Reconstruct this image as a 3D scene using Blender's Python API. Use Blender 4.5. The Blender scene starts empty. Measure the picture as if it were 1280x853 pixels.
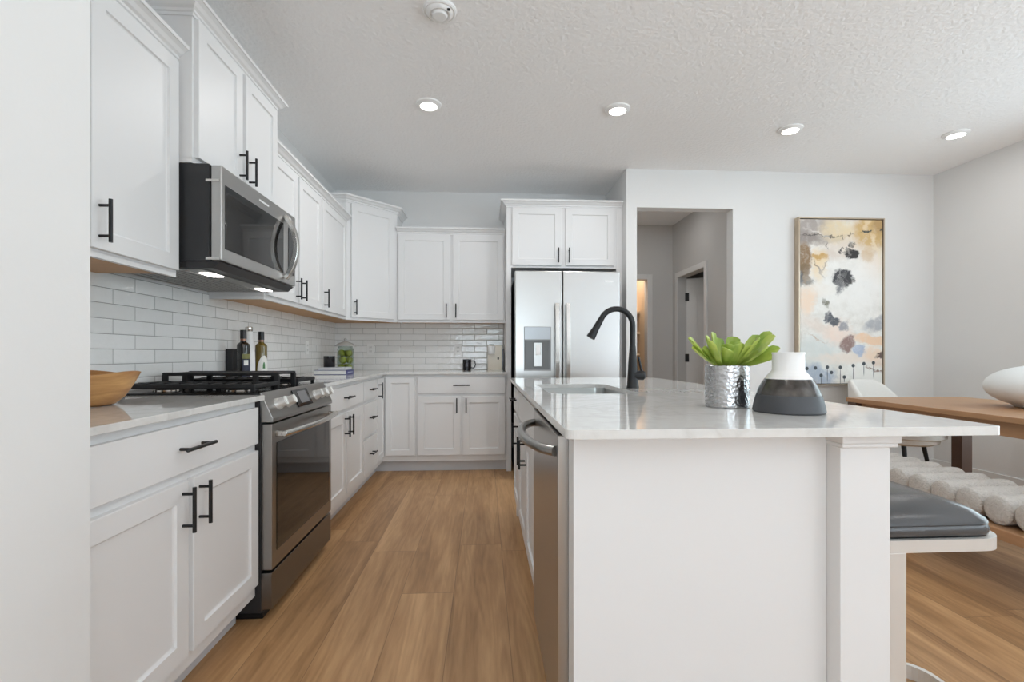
import bpy, bmesh, math, random
from mathutils import Vector, Matrix
random.seed(7)
PI = math.pi
SC = bpy.context.scene
COL = SC.collection

# ------------------------------------------------------------------ camera
LENS_PX, HORIZON, YAW, CAM_H = 604.38, 442.7, math.atan((640-605.26)/604.38), 1.0793
cd = bpy.data.cameras.new('camera'); cam = bpy.data.objects.new('camera', cd); COL.objects.link(cam)
cd.sensor_fit = 'HORIZONTAL'; cd.sensor_width = 36; cd.lens = 36*LENS_PX/1280
cd.shift_y = (HORIZON-426.5)/1280; cd.clip_start = .02
cam.location = (0, 0, CAM_H); cam.rotation_euler = (PI/2, 0, -YAW)
SC.camera = cam

# ------------------------------------------------------------------ world, daylight, exposure
SC.view_settings.view_transform = 'Standard'; SC.view_settings.look = 'None'
SC.view_settings.gamma = 1; SC.view_settings.use_curve_mapping = False
SC.view_settings.exposure = -0.09
SC.cycles.use_denoising = True
SC.cycles.diffuse_bounces = 7; SC.cycles.max_bounces = 12
SC.cycles.sample_clamp_indirect = 6
W = bpy.data.worlds.new('sky'); SC.world = W; W.use_nodes = True
bg = W.node_tree.nodes['Background']
sky = W.node_tree.nodes.new('ShaderNodeTexSky'); sky.sky_type = 'HOSEK_WILKIE'; sky.turbidity = 4
sky.sun_direction = (.3, .5, .8)
W.node_tree.links.new(sky.outputs[0], bg.inputs[0]); bg.inputs[1].default_value = .5

def area(name, loc, rot, sx, sy, power, col=(1, 1, 1)):
    l = bpy.data.lights.new(name, 'AREA'); l.shape = 'RECTANGLE'; l.size = sx; l.size_y = sy
    l.energy = power; l.color = col
    o = bpy.data.objects.new(name, l); COL.objects.link(o); o.location = loc; o.rotation_euler = rot
    return o
LAMP_W = 3.4
DAY = (.88, .98, 1.11)
# daylight at the windows of the wall behind the camera and of the right wall
REAR_WIN = [(-.75, 1.0), (3.2, 4.1)]                  # x ranges; unseen, widened and the right one added for more light
SIDE_WIN = [(-3.9, -2.2), (-1.7, .4), (.9, 3.3)]      # y ranges
WIN_Z = (.35, 2.35)
UP = math.radians(62)                                 # tilts the daylight lamps up to brighten the ceiling
for (a, b), pw in zip(REAR_WIN, (76, 36)):
    area('rear window daylight', ((a+b)/2, -4.5, 1.3), (PI/2+UP, 0, 0), b-a, 2.0, pw*(b-a), DAY)
for (a, b), pw, up in zip(SIDE_WIN, (84, 40, 31), (UP, UP, -.3)):
    area('side window daylight', (4.52, (a+b)/2, 1.3), (PI/2+up, 0, PI/2), b-a, 2.0, pw*(b-a), DAY)

# ------------------------------------------------------------------ materials
def srgb(r, g, b):
    f = lambda v: (v/255/12.92) if v/255 <= .04045 else ((v/255+.055)/1.055)**2.4
    return (f(r), f(g), f(b), 1)
def new_mat(name):
    m = bpy.data.materials.new(name); m.use_nodes = True
    nt = m.node_tree; p = nt.nodes['Principled BSDF']
    return m, nt, p
def noise(nt, scale, detail=3, stretch=None, rough=.5):
    tc = nt.nodes.new('ShaderNodeTexCoord'); n = nt.nodes.new('ShaderNodeTexNoise')
    n.inputs['Scale'].default_value = scale; n.inputs['Detail'].default_value = detail; n.inputs['Roughness'].default_value = rough
    if stretch:
        mp = nt.nodes.new('ShaderNodeMapping'); mp.inputs['Scale'].default_value = stretch
        nt.links.new(tc.outputs['Object'], mp.inputs[0]); nt.links.new(mp.outputs[0], n.inputs['Vector'])
    else:
        nt.links.new(tc.outputs['Object'], n.inputs['Vector'])
    return n
def mat(name, rgb, rough=.5, metal=0, var=.03, scale=8, stretch=None, bump=0, bscale=200, spec=.5, coat=0, rvar=0, bdist=.002):
    m, nt, p = new_mat(name); c = srgb(*rgb)
    n = noise(nt, scale, 3, stretch)
    mx = nt.nodes.new('ShaderNodeMix'); mx.data_type = 'RGBA'
    mx.inputs[6].default_value = tuple(max(0, v*(1-var)) for v in c[:3])+(1,)
    mx.inputs[7].default_value = tuple(min(1, v*(1+var)) for v in c[:3])+(1,)
    nt.links.new(n.outputs[0], mx.inputs[0]); nt.links.new(mx.outputs[2], p.inputs['Base Color'])
    p.inputs['Roughness'].default_value = rough; p.inputs['Metallic'].default_value = metal
    p.inputs['Specular IOR Level'].default_value = spec; p.inputs['Coat Weight'].default_value = coat
    if rvar:
        mr = nt.nodes.new('ShaderNodeMapRange'); mr.inputs[3].default_value = rough-rvar; mr.inputs[4].default_value = rough+rvar
        nt.links.new(n.outputs[0], mr.inputs[0]); nt.links.new(mr.outputs[0], p.inputs['Roughness'])
    if bump:
        b = nt.nodes.new('ShaderNodeBump'); b.inputs['Strength'].default_value = bump; b.inputs['Distance'].default_value = bdist
        n2 = noise(nt, bscale, 3, stretch)
        nt.links.new(n2.outputs[0], b.inputs['Height']); nt.links.new(b.outputs[0], p.inputs['Normal'])
    return m
def emit(name, rgb, strength):
    m, nt, p = new_mat(name)
    p.inputs['Base Color'].default_value = srgb(*rgb); p.inputs['Emission Color'].default_value = srgb(*rgb)
    p.inputs['Emission Strength'].default_value = strength
    return m
def math_node(nt, op, a, b=None, c=None):
    n = nt.nodes.new('ShaderNodeMath'); n.operation = op
    for i, v in enumerate((a, b, c)):
        if v is None: continue
        if isinstance(v, (int, float)): n.inputs[i].default_value = v
        else: nt.links.new(v, n.inputs[i])
    return n.outputs[0]

M = {}
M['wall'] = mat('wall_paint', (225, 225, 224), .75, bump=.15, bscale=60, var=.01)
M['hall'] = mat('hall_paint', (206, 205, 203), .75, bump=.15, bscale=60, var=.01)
M['pantry'] = mat('pantry_paint', (228, 205, 175), .7, var=.02)
M['ceiling'] = mat('ceiling_texture', (246, 246, 246), .85, bump=.6, bscale=42, var=.01, bdist=.01)
M['trim'] = mat('trim_paint', (228, 228, 227), .4, var=.01)
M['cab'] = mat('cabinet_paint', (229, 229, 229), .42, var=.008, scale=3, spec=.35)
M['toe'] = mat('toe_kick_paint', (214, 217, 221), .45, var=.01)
M['black'] = mat('matte_black_metal', (30, 30, 31), .38, .3, var=.1)
M['blackgloss'] = mat('black_enamel', (17, 17, 18), .16, var=.1)
M['iron'] = mat('cast_iron', (30, 30, 31), .55, .1, var=.2, bump=.3, bscale=300)
M['case'] = mat('black_case', (40, 40, 42), .45, var=.1)
M['steel'] = mat('brushed_steel', (186, 185, 183), .28, 1, var=.015, scale=8, stretch=(1, 1, 30))
M['steeldark'] = mat('brushed_dark_steel', (136, 134, 131), .3, 1, var=.02, scale=8, stretch=(1, 1, 30))
M['steelmid'] = mat('brushed_mid_steel', (158, 156, 153), .28, 1, var=.02, scale=8, stretch=(1, 1, 30))
M['chrome'] = mat('satin_nickel', (205, 203, 199), .2, 1, var=.01)
M['palemetal'] = mat('pale_brushed_metal', (224, 223, 220), .38, .45, var=.02)
M['glassblack'] = mat('oven_glass', (22, 21, 21), .04, var=.05, spec=.55)
M['display'] = mat('display_glass', (20, 20, 22), .08, var=.05)
M['underwood'] = mat('birch_underside', (196, 150, 100), .5, var=.12, scale=6, stretch=(8, 1, 1))
M['leather'] = mat('grey_leather', (74, 74, 75), .24, var=.06, bump=.2, bscale=160)
M['greyplastic'] = mat('grey_vent', (150, 149, 147), .4, .6, var=.05)
M['whiteplastic'] = mat('white_plastic', (238, 238, 237), .35, var=.01)
M['walnut'] = mat('oak_table', (170, 130, 95), .42, var=.18, scale=5, stretch=(9, .7, 9))
M['shadewood'] = mat('shaded_leg_wood', (92, 70, 60), .5, var=.15, scale=6, stretch=(8, 8, 1))  # table legs, with the shade under the table put into the colour
M['boucle'] = mat('boucle_fabric', (203, 198, 192), .95, var=.16, scale=110, bump=1, bscale=120, bdist=.012, spec=.1)
M['whitefabric'] = mat('white_fabric', (226, 223, 218), .9, var=.03, scale=60, bump=.3, bscale=300, spec=.2)
M['ceramicwhite'] = mat('white_ceramic', (232, 231, 229), .32, var=.02)
M['ceramicgrey'] = mat('matte_grey_ceramic', (66, 67, 70), .5, var=.06, scale=20)
M['bowlwhite'] = mat('milky_white_bowl', (226, 229, 228), .45, var=.03, scale=5)
M['frame'] = mat('champagne_frame', (190, 175, 155), .35, .55, var=.08, scale=12)
M['mug'] = mat('black_mug', (24, 23, 27), .12, var=.1)
M['cream'] = mat('cream_enamel', (226, 219, 206), .35, var=.02)
M['bottledark'] = mat('dark_glass', (26, 24, 18), .08, var=.2, spec=.7)
M['bottlegold'] = mat('olive_oil_glass', (106, 88, 28), .1, var=.25, spec=.7)
M['cap'] = mat('black_cap', (26, 25, 27), .3)
M['copper'] = mat('copper_band', (150, 110, 90), .3, .6)
M['labelwhite'] = mat('white_label', (226, 226, 220), .5)
M['labelnavy'] = mat('navy_label', (42, 46, 66), .5)
M['labelgreen'] = mat('green_print', (70, 120, 70), .5)
M['labelolive'] = mat('olive_label', (120, 120, 70), .5)
M['paper'] = mat('book_pages', (226, 226, 224), .8, var=.05, scale=40, stretch=(1, 1, 60))
M['navy'] = mat('navy_cover', (46, 52, 112), .4, var=.1)
M['whitecover'] = mat('pale_cover', (206, 208, 212), .45)
M['apple'] = mat('green_apple', (146, 150, 50), .3, var=.35, scale=18)
M['soil'] = mat('dark_moss', (70, 80, 40), .9, var=.3, scale=60)
M['gap'] = mat('dark_gap', (22, 22, 23), .7)

def floor_mat():
    m, nt, p = new_mat('oak_planks'); L = nt.links
    tc = nt.nodes.new('ShaderNodeTexCoord'); sp = nt.nodes.new('ShaderNodeSeparateXYZ'); L.new(tc.outputs['Object'], sp.inputs[0])
    PW, PL = .2331, 1.52
    xr = math_node(nt, 'DIVIDE', math_node(nt, 'SUBTRACT', sp.outputs[0], .0956), PW)
    row = math_node(nt, 'FLOOR', xr)
    wn = nt.nodes.new('ShaderNodeTexWhiteNoise'); wn.noise_dimensions = '1D'; L.new(row, wn.inputs['W'])
    yr = math_node(nt, 'ADD', math_node(nt, 'DIVIDE', sp.outputs[1], PL), math_node(nt, 'MULTIPLY', wn.outputs[0], 7.31))
    pid = math_node(nt, 'ADD', math_node(nt, 'MULTIPLY', row, 17.13), math_node(nt, 'FLOOR', yr))
    w2 = nt.nodes.new('ShaderNodeTexWhiteNoise'); w2.noise_dimensions = '1D'; L.new(pid, w2.inputs['W'])
    # grain coordinates shifted per plank
    cb = nt.nodes.new('ShaderNodeCombineXYZ')
    L.new(math_node(nt, 'ADD', math_node(nt, 'MULTIPLY', sp.outputs[0], 1), math_node(nt, 'MULTIPLY', w2.outputs[0], 9)), cb.inputs[0])
    L.new(math_node(nt, 'MULTIPLY', sp.outputs[1], .085), cb.inputs[1]); L.new(w2.outputs[0], cb.inputs[2])
    g1 = nt.nodes.new('ShaderNodeTexNoise'); g1.inputs['Scale'].default_value = 9; g1.inputs['Detail'].default_value = 6; g1.inputs['Distortion'].default_value = .6
    L.new(cb.outputs[0], g1.inputs['Vector'])
    g2 = nt.nodes.new('ShaderNodeTexNoise'); g2.inputs['Scale'].default_value = 90; g2.inputs['Detail'].default_value = 3
    L.new(cb.outputs[0], g2.inputs['Vector'])
    # cathedral figure: rings stretched along the plank
    cb2 = nt.nodes.new('ShaderNodeCombineXYZ')
    L.new(math_node(nt, 'ADD', math_node(nt, 'MULTIPLY', math_node(nt, 'SUBTRACT', math_node(nt, 'FRACT', xr), .5), .9), math_node(nt, 'MULTIPLY', w2.outputs[0], .25)), cb2.inputs[0])
    L.new(math_node(nt, 'ADD', math_node(nt, 'MULTIPLY', sp.outputs[1], .3), math_node(nt, 'MULTIPLY', w2.outputs[0], 13)), cb2.inputs[1]); L.new(math_node(nt, 'MULTIPLY', w2.outputs[0], 5), cb2.inputs[2])
    wv = nt.nodes.new('ShaderNodeTexNoise'); wv.inputs['Scale'].default_value = 2.2; wv.inputs['Detail'].default_value = 2; wv.inputs['Distortion'].default_value = .3
    L.new(cb2.outputs[0], wv.inputs['Vector'])
    ring = math_node(nt, 'ABSOLUTE', math_node(nt, 'SUBTRACT', math_node(nt, 'FRACT', math_node(nt, 'MULTIPLY', wv.outputs[0], 11)), .5))
    fac = math_node(nt, 'ADD', math_node(nt, 'ADD', math_node(nt, 'MULTIPLY', g1.outputs[0], .8), math_node(nt, 'MULTIPLY', ring, .2)), math_node(nt, 'ADD', math_node(nt, 'MULTIPLY', g2.outputs[0], .26), math_node(nt, 'MULTIPLY', w2.outputs[0], .17)))
    cr = nt.nodes.new('ShaderNodeValToRGB'); L.new(fac, cr.inputs[0])
    e = cr.color_ramp.elements
    e[0].position = .3; e[0].color = srgb(114, 82, 52); e[1].position = .92; e[1].color = srgb(208, 166, 121)
    k = e.new(.58); k.color = srgb(168, 128, 87)
    # joints
    def edge(v, w):
        f = math_node(nt, 'FRACT', v)
        d = math_node(nt, 'MINIMUM', f, math_node(nt, 'SUBTRACT', 1, f))
        return math_node(nt, 'LESS_THAN', d, w)
    j = math_node(nt, 'MAXIMUM', edge(xr, .0065), edge(yr, .0011))
    mx = nt.nodes.new('ShaderNodeMix'); mx.data_type = 'RGBA'; L.new(math_node(nt, 'MULTIPLY', j, .45), mx.inputs[0])
    L.new(cr.outputs[0], mx.inputs[6]); mx.inputs[7].default_value = srgb(70, 48, 30)
    L.new(mx.outputs[2], p.inputs['Base Color'])
    p.inputs['Roughness'].default_value = .38; p.inputs['Specular IOR Level'].default_value = .4
    b = nt.nodes.new('ShaderNodeBump'); b.inputs['Strength'].default_value = .25; b.inputs['Distance'].default_value = .002
    L.new(math_node(nt, 'SUBTRACT', math_node(nt, 'MULTIPLY', g2.outputs[0], .5), j), b.inputs['Height']); L.new(b.outputs[0], p.inputs['Normal'])
    return m
M['floor'] = floor_mat()

def tile_mat(name, axis):
    """glossy hand-made subway tile; axis 0: tiles run along x, 1: along y"""
    m, nt, p = new_mat(name); L = nt.links
    tc = nt.nodes.new('ShaderNodeTexCoord'); sp = nt.nodes.new('ShaderNodeSeparateXYZ'); L.new(tc.outputs['Object'], sp.inputs[0])
    TH, TW, G = .0617, .254, .0014
    zr = math_node(nt, 'DIVIDE', sp.outputs[2], TH); row = math_node(nt, 'FLOOR', zr)
    u = math_node(nt, 'ADD', math_node(nt, 'DIVIDE', sp.outputs[axis], TW), math_node(nt, 'MULTIPLY', row, .5))
    col = math_node(nt, 'FLOOR', u)
    pid = math_node(nt, 'ADD', math_node(nt, 'MULTIPLY', row, 31.7), col)
    wn = nt.nodes.new('ShaderNodeTexWhiteNoise'); wn.noise_dimensions = '1D'; L.new(pid, wn.inputs['W'])
    def dist(v, size):
        f = math_node(nt, 'FRACT', v)
        return math_node(nt, 'MULTIPLY', math_node(nt, 'MINIMUM', f, math_node(nt, 'SUBTRACT', 1, f)), size)
    d = math_node(nt, 'MINIMUM', dist(zr, TH), dist(u, TW))
    grout = math_node(nt, 'LESS_THAN', d, G)
    n = noise(nt, 14, 2)
    shade = math_node(nt, 'ADD', math_node(nt, 'MULTIPLY', wn.outputs[0], .6), math_node(nt, 'MULTIPLY', n.outputs[0], .5))
    cr = nt.nodes.new('ShaderNodeValToRGB'); L.new(shade, cr.inputs[0])
    cr.color_ramp.elements[0].position = .15; cr.color_ramp.elements[0].color = srgb(229, 229, 227)
    cr.color_ramp.elements[1].position = .95; cr.color_ramp.elements[1].color = srgb(241, 241, 240)
    mx = nt.nodes.new('ShaderNodeMix'); mx.data_type = 'RGBA'; L.new(grout, mx.inputs[0]); L.new(cr.outputs[0], mx.inputs[6])
    mx.inputs[7].default_value = srgb(150, 149, 146)
    L.new(mx.outputs[2], p.inputs['Base Color'])
    mr = nt.nodes.new('ShaderNodeMapRange'); L.new(grout, mr.inputs[0]); mr.inputs[3].default_value = .07; mr.inputs[4].default_value = .7
    L.new(mr.outputs[0], p.inputs['Roughness'])
    # wavy glaze, each tile set at its own slight tilt, pillowed edge
    w1 = noise(nt, 30, 2)
    tilt = math_node(nt, 'MULTIPLY', math_node(nt, 'SUBTRACT', wn.outputs[0], .5), math_node(nt, 'MULTIPLY', sp.outputs[axis], 4))
    pill = math_node(nt, 'MINIMUM', math_node(nt, 'DIVIDE', d, .006), 1)
    h = math_node(nt, 'ADD', math_node(nt, 'MULTIPLY', w1.outputs[0], 1.6), math_node(nt, 'ADD', pill, tilt))
    b = nt.nodes.new('ShaderNodeBump'); b.inputs['Strength'].default_value = .5; b.inputs['Distance'].default_value = .0022
    L.new(h, b.inputs['Height']); L.new(b.outputs[0], p.inputs['Normal'])
    return m
M['tile_x'] = tile_mat('subway_tile_back', 0); M['tile_y'] = tile_mat('subway_tile_side', 1)

def quartz_mat():
    m, nt, p = new_mat('white_quartz'); L = nt.links
    n = noise(nt, 2.2, 6, None, .6); n.inputs['Distortion'].default_value = 1.4
    v = math_node(nt, 'ABSOLUTE', math_node(nt, 'SUBTRACT', n.outputs[0], .5))
    mr = nt.nodes.new('ShaderNodeMapRange'); L.new(v, mr.inputs[0]); mr.inputs[1].default_value = 0; mr.inputs[2].default_value = .05; mr.inputs[3].default_value = .35; mr.inputs[4].default_value = 0
    n2 = noise(nt, 40, 4)
    cr = nt.nodes.new('ShaderNodeValToRGB'); L.new(n2.outputs[0], cr.inputs[0])
    cr.color_ramp.elements[0].color = srgb(212, 211, 208); cr.color_ramp.elements[1].color = srgb(226, 226, 224)
    mx = nt.nodes.new('ShaderNodeMix'); mx.data_type = 'RGBA'; L.new(mr.outputs[0], mx.inputs[0]); L.new(cr.outputs[0], mx.inputs[6]); mx.inputs[7].default_value = srgb(190, 188, 184)
    L.new(mx.outputs[2], p.inputs['Base Color']); p.inputs['Roughness'].default_value = .06
    p.inputs['Specular IOR Level'].default_value = .55
    return m
M['quartz'] = quartz_mat()

def hammered_mat():
    m, nt, p = new_mat('hammered_silver'); L = nt.links
    tc = nt.nodes.new('ShaderNodeTexCoord')
    v = nt.nodes.new('ShaderNodeTexVoronoi'); v.feature = 'SMOOTH_F1'; v.inputs['Smoothness'].default_value = .6; v.inputs['Scale'].default_value = 105; L.new(tc.outputs['Object'], v.inputs['Vector'])
    b = nt.nodes.new('ShaderNodeBump'); b.inputs['Strength'].default_value = .5; b.inputs['Distance'].default_value = .0035
    L.new(v.outputs['Distance'], b.inputs['Height']); L.new(b.outputs[0], p.inputs['Normal'])
    p.inputs['Base Color'].default_value = srgb(190, 190, 191); p.inputs['Metallic'].default_value = 1; p.inputs['Roughness'].default_value = .27
    return m
M['hammered'] = hammered_mat()

def leaf_mat():
    m, nt, p = new_mat('fleshy_leaf'); L = nt.links
    n = noise(nt, 16, 3, (1, 1, .4))
    cr = nt.nodes.new('ShaderNodeValToRGB'); L.new(n.outputs[0], cr.inputs[0])
    cr.color_ramp.elements[0].position = .3; cr.color_ramp.elements[0].color = srgb(112, 144, 40)
    cr.color_ramp.elements[1].position = .75; cr.color_ramp.elements[1].color = srgb(206, 218, 112)
    L.new(cr.outputs[0], p.inputs['Base Color']); p.inputs['Roughness'].default_value = .4
    p.inputs['Subsurface Weight'].default_value = .15; p.inputs['Subsurface Radius'].default_value = (.01, .02, .004)
    return m
M['leaf'] = leaf_mat()

def glaze_mat():
    m, nt, p = new_mat('metallic_glaze'); L = nt.links
    n = noise(nt, 26, 4)
    cr = nt.nodes.new('ShaderNodeValToRGB'); L.new(n.outputs[0], cr.inputs[0])
    cr.color_ramp.elements[0].position = .3; cr.color_ramp.elements[0].color = srgb(48, 44, 41)
    cr.color_ramp.elements[1].position = .75; cr.color_ramp.elements[1].color = srgb(104, 100, 96)
    L.new(cr.outputs[0], p.inputs['Base Color']); p.inputs['Roughness'].default_value = .22; p.inputs['Metallic'].default_value = .5
    return m
M['glaze'] = glaze_mat()

def bowl_wood():
    m, nt, p = new_mat('acacia_wood'); L = nt.links
    n = noise(nt, 5, 5, (1, 1, 7)); n.inputs['Distortion'].default_value = .5
    cr = nt.nodes.new('ShaderNodeValToRGB'); L.new(n.outputs[0], cr.inputs[0])
    cr.color_ramp.elements[0].position = .3; cr.color_ramp.elements[0].color = srgb(150, 98, 52)
    cr.color_ramp.elements[1].position = .7; cr.color_ramp.elements[1].color = srgb(212, 164, 106)
    L.new(cr.outputs[0], p.inputs['Base Color']); p.inputs['Roughness'].default_value = .4
    return m
M['bowlwood'] = bowl_wood()

def glass_mat(name, tint=(240, 245, 242)):
    m, nt, p = new_mat(name); L = nt.links
    t = nt.nodes.new('ShaderNodeBsdfTransparent'); t.inputs[0].default_value = srgb(*tint)
    g = nt.nodes.new('ShaderNodeBsdfGlossy'); g.inputs['Roughness'].default_value = .03
    lw = nt.nodes.new('ShaderNodeLayerWeight'); lw.inputs[0].default_value = .25
    fr = nt.nodes.new('ShaderNodeMath'); fr.operation = 'MULTIPLY'; L.new(lw.outputs['Facing'], fr.inputs[0]); fr.inputs[1].default_value = .45
    mx = nt.nodes.new('ShaderNodeMixShader'); L.new(fr.outputs[0], mx.inputs[0]); L.new(t.outputs[0], mx.inputs[1]); L.new(g.outputs[0], mx.inputs[2])
    L.new(mx.outputs[0], nt.nodes['Material Output'].inputs[0])
    return m
M['glass'] = glass_mat('clear_glass')

def painting_mat(w, h):
    m, nt, p = new_mat('abstract_painting'); L = nt.links
    tc = nt.nodes.new('ShaderNodeTexCoord')
    mp = nt.nodes.new('ShaderNodeMapping'); mp.inputs['Rotation'].default_value = (PI/2, 0, 0)
    sp = nt.nodes.new('ShaderNodeSeparateXYZ'); L.new(tc.outputs['Object'], sp.inputs[0])
    cb = nt.nodes.new('ShaderNodeCombineXYZ')     # picture units of 1/710 of its width, y down
    L.new(math_node(nt, 'MULTIPLY', sp.outputs[0], 710/w), cb.inputs[0])
    L.new(math_node(nt, 'MULTIPLY', math_node(nt, 'SUBTRACT', h, sp.outputs[2]), 1471/h), cb.inputs[1])
    n = nt.nodes.new('ShaderNodeTexNoise'); n.inputs['Scale'].default_value = .011; n.inputs['Detail'].default_value = 9; n.inputs['Roughness'].default_value = .68
    L.new(cb.outputs[0], n.inputs['Vector'])
    vs = nt.nodes.new('ShaderNodeVectorMath'); vs.operation = 'SUBTRACT'; L.new(n.outputs['Color'], vs.inputs[0]); vs.inputs[1].default_value = (.5, .5, .5)
    vm = nt.nodes.new('ShaderNodeVectorMath'); vm.operation = 'SCALE'; L.new(vs.outputs[0], vm.inputs[0]); vm.inputs['Scale'].default_value = 150
    va = nt.nodes.new('ShaderNodeVectorMath'); va.operation = 'ADD'; L.new(cb.outputs[0], va.inputs[0]); L.new(vm.outputs[0], va.inputs[1])
    cr = nt.nodes.new('ShaderNodeValToRGB'); L.new(n.outputs[0], cr.inputs[0])
    cr.color_ramp.elements[0].position = .35; cr.color_ramp.elements[0].color = srgb(214, 210, 203); cr.color_ramp.elements[1].position = .6; cr.color_ramp.elements[1].color = srgb(234, 232, 227)
    cur = cr.outputs[0]
    dry = nt.nodes.new('ShaderNodeTexNoise'); dry.inputs['Scale'].default_value = .02; dry.inputs['Detail'].default_value = 6; dry.inputs['Roughness'].default_value = .7
    dm_ = nt.nodes.new('ShaderNodeMapping'); dm_.inputs['Scale'].default_value = (1, .35, 1); dm_.inputs['Rotation'].default_value = (0, 0, .5); L.new(va.outputs[0], dm_.inputs[0]); L.new(dm_.outputs[0], dry.inputs['Vector'])
    dr = nt.nodes.new('ShaderNodeMapRange'); L.new(dry.outputs[0], dr.inputs[0]); dr.inputs[1].default_value = .36; dr.inputs[2].default_value = .5; dr.inputs[3].default_value = .62; dr.inputs[4].default_value = 1
    def blob(x, y, rx, ry, rgb, a=1., soft=.4, rot=0, warp=True):
        nonlocal cur
        q = nt.nodes.new('ShaderNodeMapping'); q.vector_type = 'TEXTURE'
        q.inputs['Location'].default_value = (x, y, 0); q.inputs['Rotation'].default_value = (0, 0, math.radians(rot)); q.inputs['Scale'].default_value = (rx, ry, 1e4)
        L.new((va if warp else cb).outputs[0], q.inputs[0])
        le = nt.nodes.new('ShaderNodeVectorMath'); le.operation = 'LENGTH'; L.new(q.outputs[0], le.inputs[0])
        r = nt.nodes.new('ShaderNodeMapRange'); L.new(le.outputs['Value'], r.inputs[0])
        r.inputs[1].default_value = 1-soft; r.inputs[2].default_value = 1+soft*.3; r.inputs[3].default_value = a; r.inputs[4].default_value = 0
        mx = nt.nodes.new('ShaderNodeMix'); mx.data_type = 'RGBA'; L.new(math_node(nt, 'MULTIPLY', r.outputs[0], dr.outputs[0]) if warp else r.outputs[0], mx.inputs[0]); L.new(cur, mx.inputs[6]); mx.inputs[7].default_value = srgb(*rgb)
        cur = mx.outputs[2]
    B = blob
    B(150, 1180, 240, 170, (208, 214, 212), .8, .5); B(420, 200, 330, 130, (222, 208, 192), .8, .6); B(640, 420, 150, 150, (234, 212, 186), .8, .6); B(120, 640, 200, 60, (236, 222, 206), .8, .6)
    B(660, 1240, 120, 80, (222, 196, 176), .7, .5); B(420, 1230, 330, 60, (232, 218, 206), .8, .5); B(250, 330, 160, 60, (214, 200, 188), .7, .6)
    B(110, 90, 240, 150, (164, 154, 148), .9, .6); B(60, 190, 200, 70, (146, 136, 130), .9, .6); B(330, 175, 90, 34, (176, 166, 160), .8, .6); B(660, 160, 20, 120, (232, 214, 182), .8, .5, 35)
    B(330, 110, 170, 110, (226, 208, 172), .9, .5); B(600, 120, 160, 190, (204, 170, 112), .95, .35); B(560, 330, 60, 60, (198, 158, 92), .9)
    B(690, 60, 90, 120, (178, 146, 98), .9); B(560, 60, 26, 90, (226, 206, 170), .8, .5, 15); B(640, 250, 22, 140, (230, 214, 184), .8, .5, -20)
    B(180, 160, 200, 8, (70, 66, 62), .9, .5, 1); B(150, 130, 120, 10, (222, 216, 210), .8, .5, 22)
    B(45, 360, 75, 140, (142, 116, 86), 1, .25); B(60, 500, 50, 100, (128, 106, 78), 1, .25, -12); B(175, 430, 70, 160, (232, 206, 160), .9, .4); B(170, 350, 70, 30, (196, 156, 92), .9)
    B(18, 540, 28, 70, (82, 86, 92), .9, .4); B(90, 560, 36, 20, (78, 70, 60), .9); B(175, 470, 9, 110, (120, 96, 70), .9, .4, -28); B(215, 450, 7, 70, (130, 104, 76), .9, .4, 18)
    B(360, 620, 330, 260, (236, 235, 231), .7, .5); B(560, 560, 200, 300, (238, 237, 234), .7, .5)
    B(430, 310, 62, 48, (46, 44, 44), 1, .2); B(440, 235, 34, 18, (60, 58, 54), .9)
    B(365, 520, 98, 76, (58, 57, 60), 1, .2); B(335, 610, 32, 76, (110, 110, 114), .85, .5); B(440, 555, 26, 22, (52, 50, 50), .9)
    B(365, 175, 6, 32, (44, 42, 42), 1, .3); B(225, 230, 4, 26, (50, 48, 46), 1, .4, 12); B(240, 270, 4, 24, (50, 48, 46), 1, .4, 10); B(355, 290, 5, 28, (46, 44, 44), 1, .3, 6)
    B(415, 160, 5, 34, (90, 74, 50), .9, .3); B(440, 150, 30, 5, (90, 74, 50), .9, .3)
    B(560, 125, 48, 11, (54, 66, 66), 1, .3, -8); B(690, 130, 14, 40, (48, 58, 62), 1, .3, -35)
    B(70, 730, 78, 130, (238, 214, 192), .95, .45); B(160, 950, 200, 60, (226, 206, 192), .5, .6, 30); B(330, 1010, 120, 130, (238, 216, 202), .8, .5)
    B(225, 745, 24, 44, (104, 100, 80), .9, .4, -15); B(250, 870, 42, 52, (74, 78, 88), .95, .25); B(305, 915, 44, 40, (70, 76, 86), .95, .25, 20); B(380, 955, 42, 52, (146, 148, 156), .9, .4)
    B(650, 930, 130, 60, (166, 168, 174), .9, .35, -22)
    B(600, 1075, 170, 42, (236, 202, 170), .95, .3, 12); B(405, 1110, 72, 76, (140, 112, 106), .95, .25); B(505, 1165, 52, 56, (166, 180, 204), .95, .3); B(620, 1190, 90, 70, (236, 210, 186), .8, .4)
    B(690, 1205, 60, 20, (92, 72, 68), .95, .3, -6); B(160, 1060, 90, 5, (190, 164, 140), .7, .5, 28)
    B(120, 1400, 190, 120, (164, 176, 192), .95, .25); B(560, 1380, 150, 110, (232, 230, 225), .9, .4); B(640, 1340, 110, 8, (132, 100, 84), .9, .4, 28)
    for x, y, l in ((70, 1322, 0), (140, 1317, 0), (238, 1310, 140), (187, 1382, 100), (272, 1357, 0), (345, 1312, 160), (378, 1397, 50), (452, 1297, 170), (540, 1280, 110), (620, 1272, 140)):
        B(x, y, 15, 17, (62, 68, 74), 1, .2, 0, False)
        if l: B(x, y+l/2, 3.2, l/2, (70, 74, 80), .9, .3, 0, False)
    L.new(cur, p.inputs['Base Color']); p.inputs['Roughness'].default_value = .6
    b = nt.nodes.new('ShaderNodeBump'); b.inputs['Strength'].default_value = .2; b.inputs['Distance'].default_value = .002
    L.new(n.outputs[0], b.inputs['Height']); L.new(b.outputs[0], p.inputs['Normal'])
    return m

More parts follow.
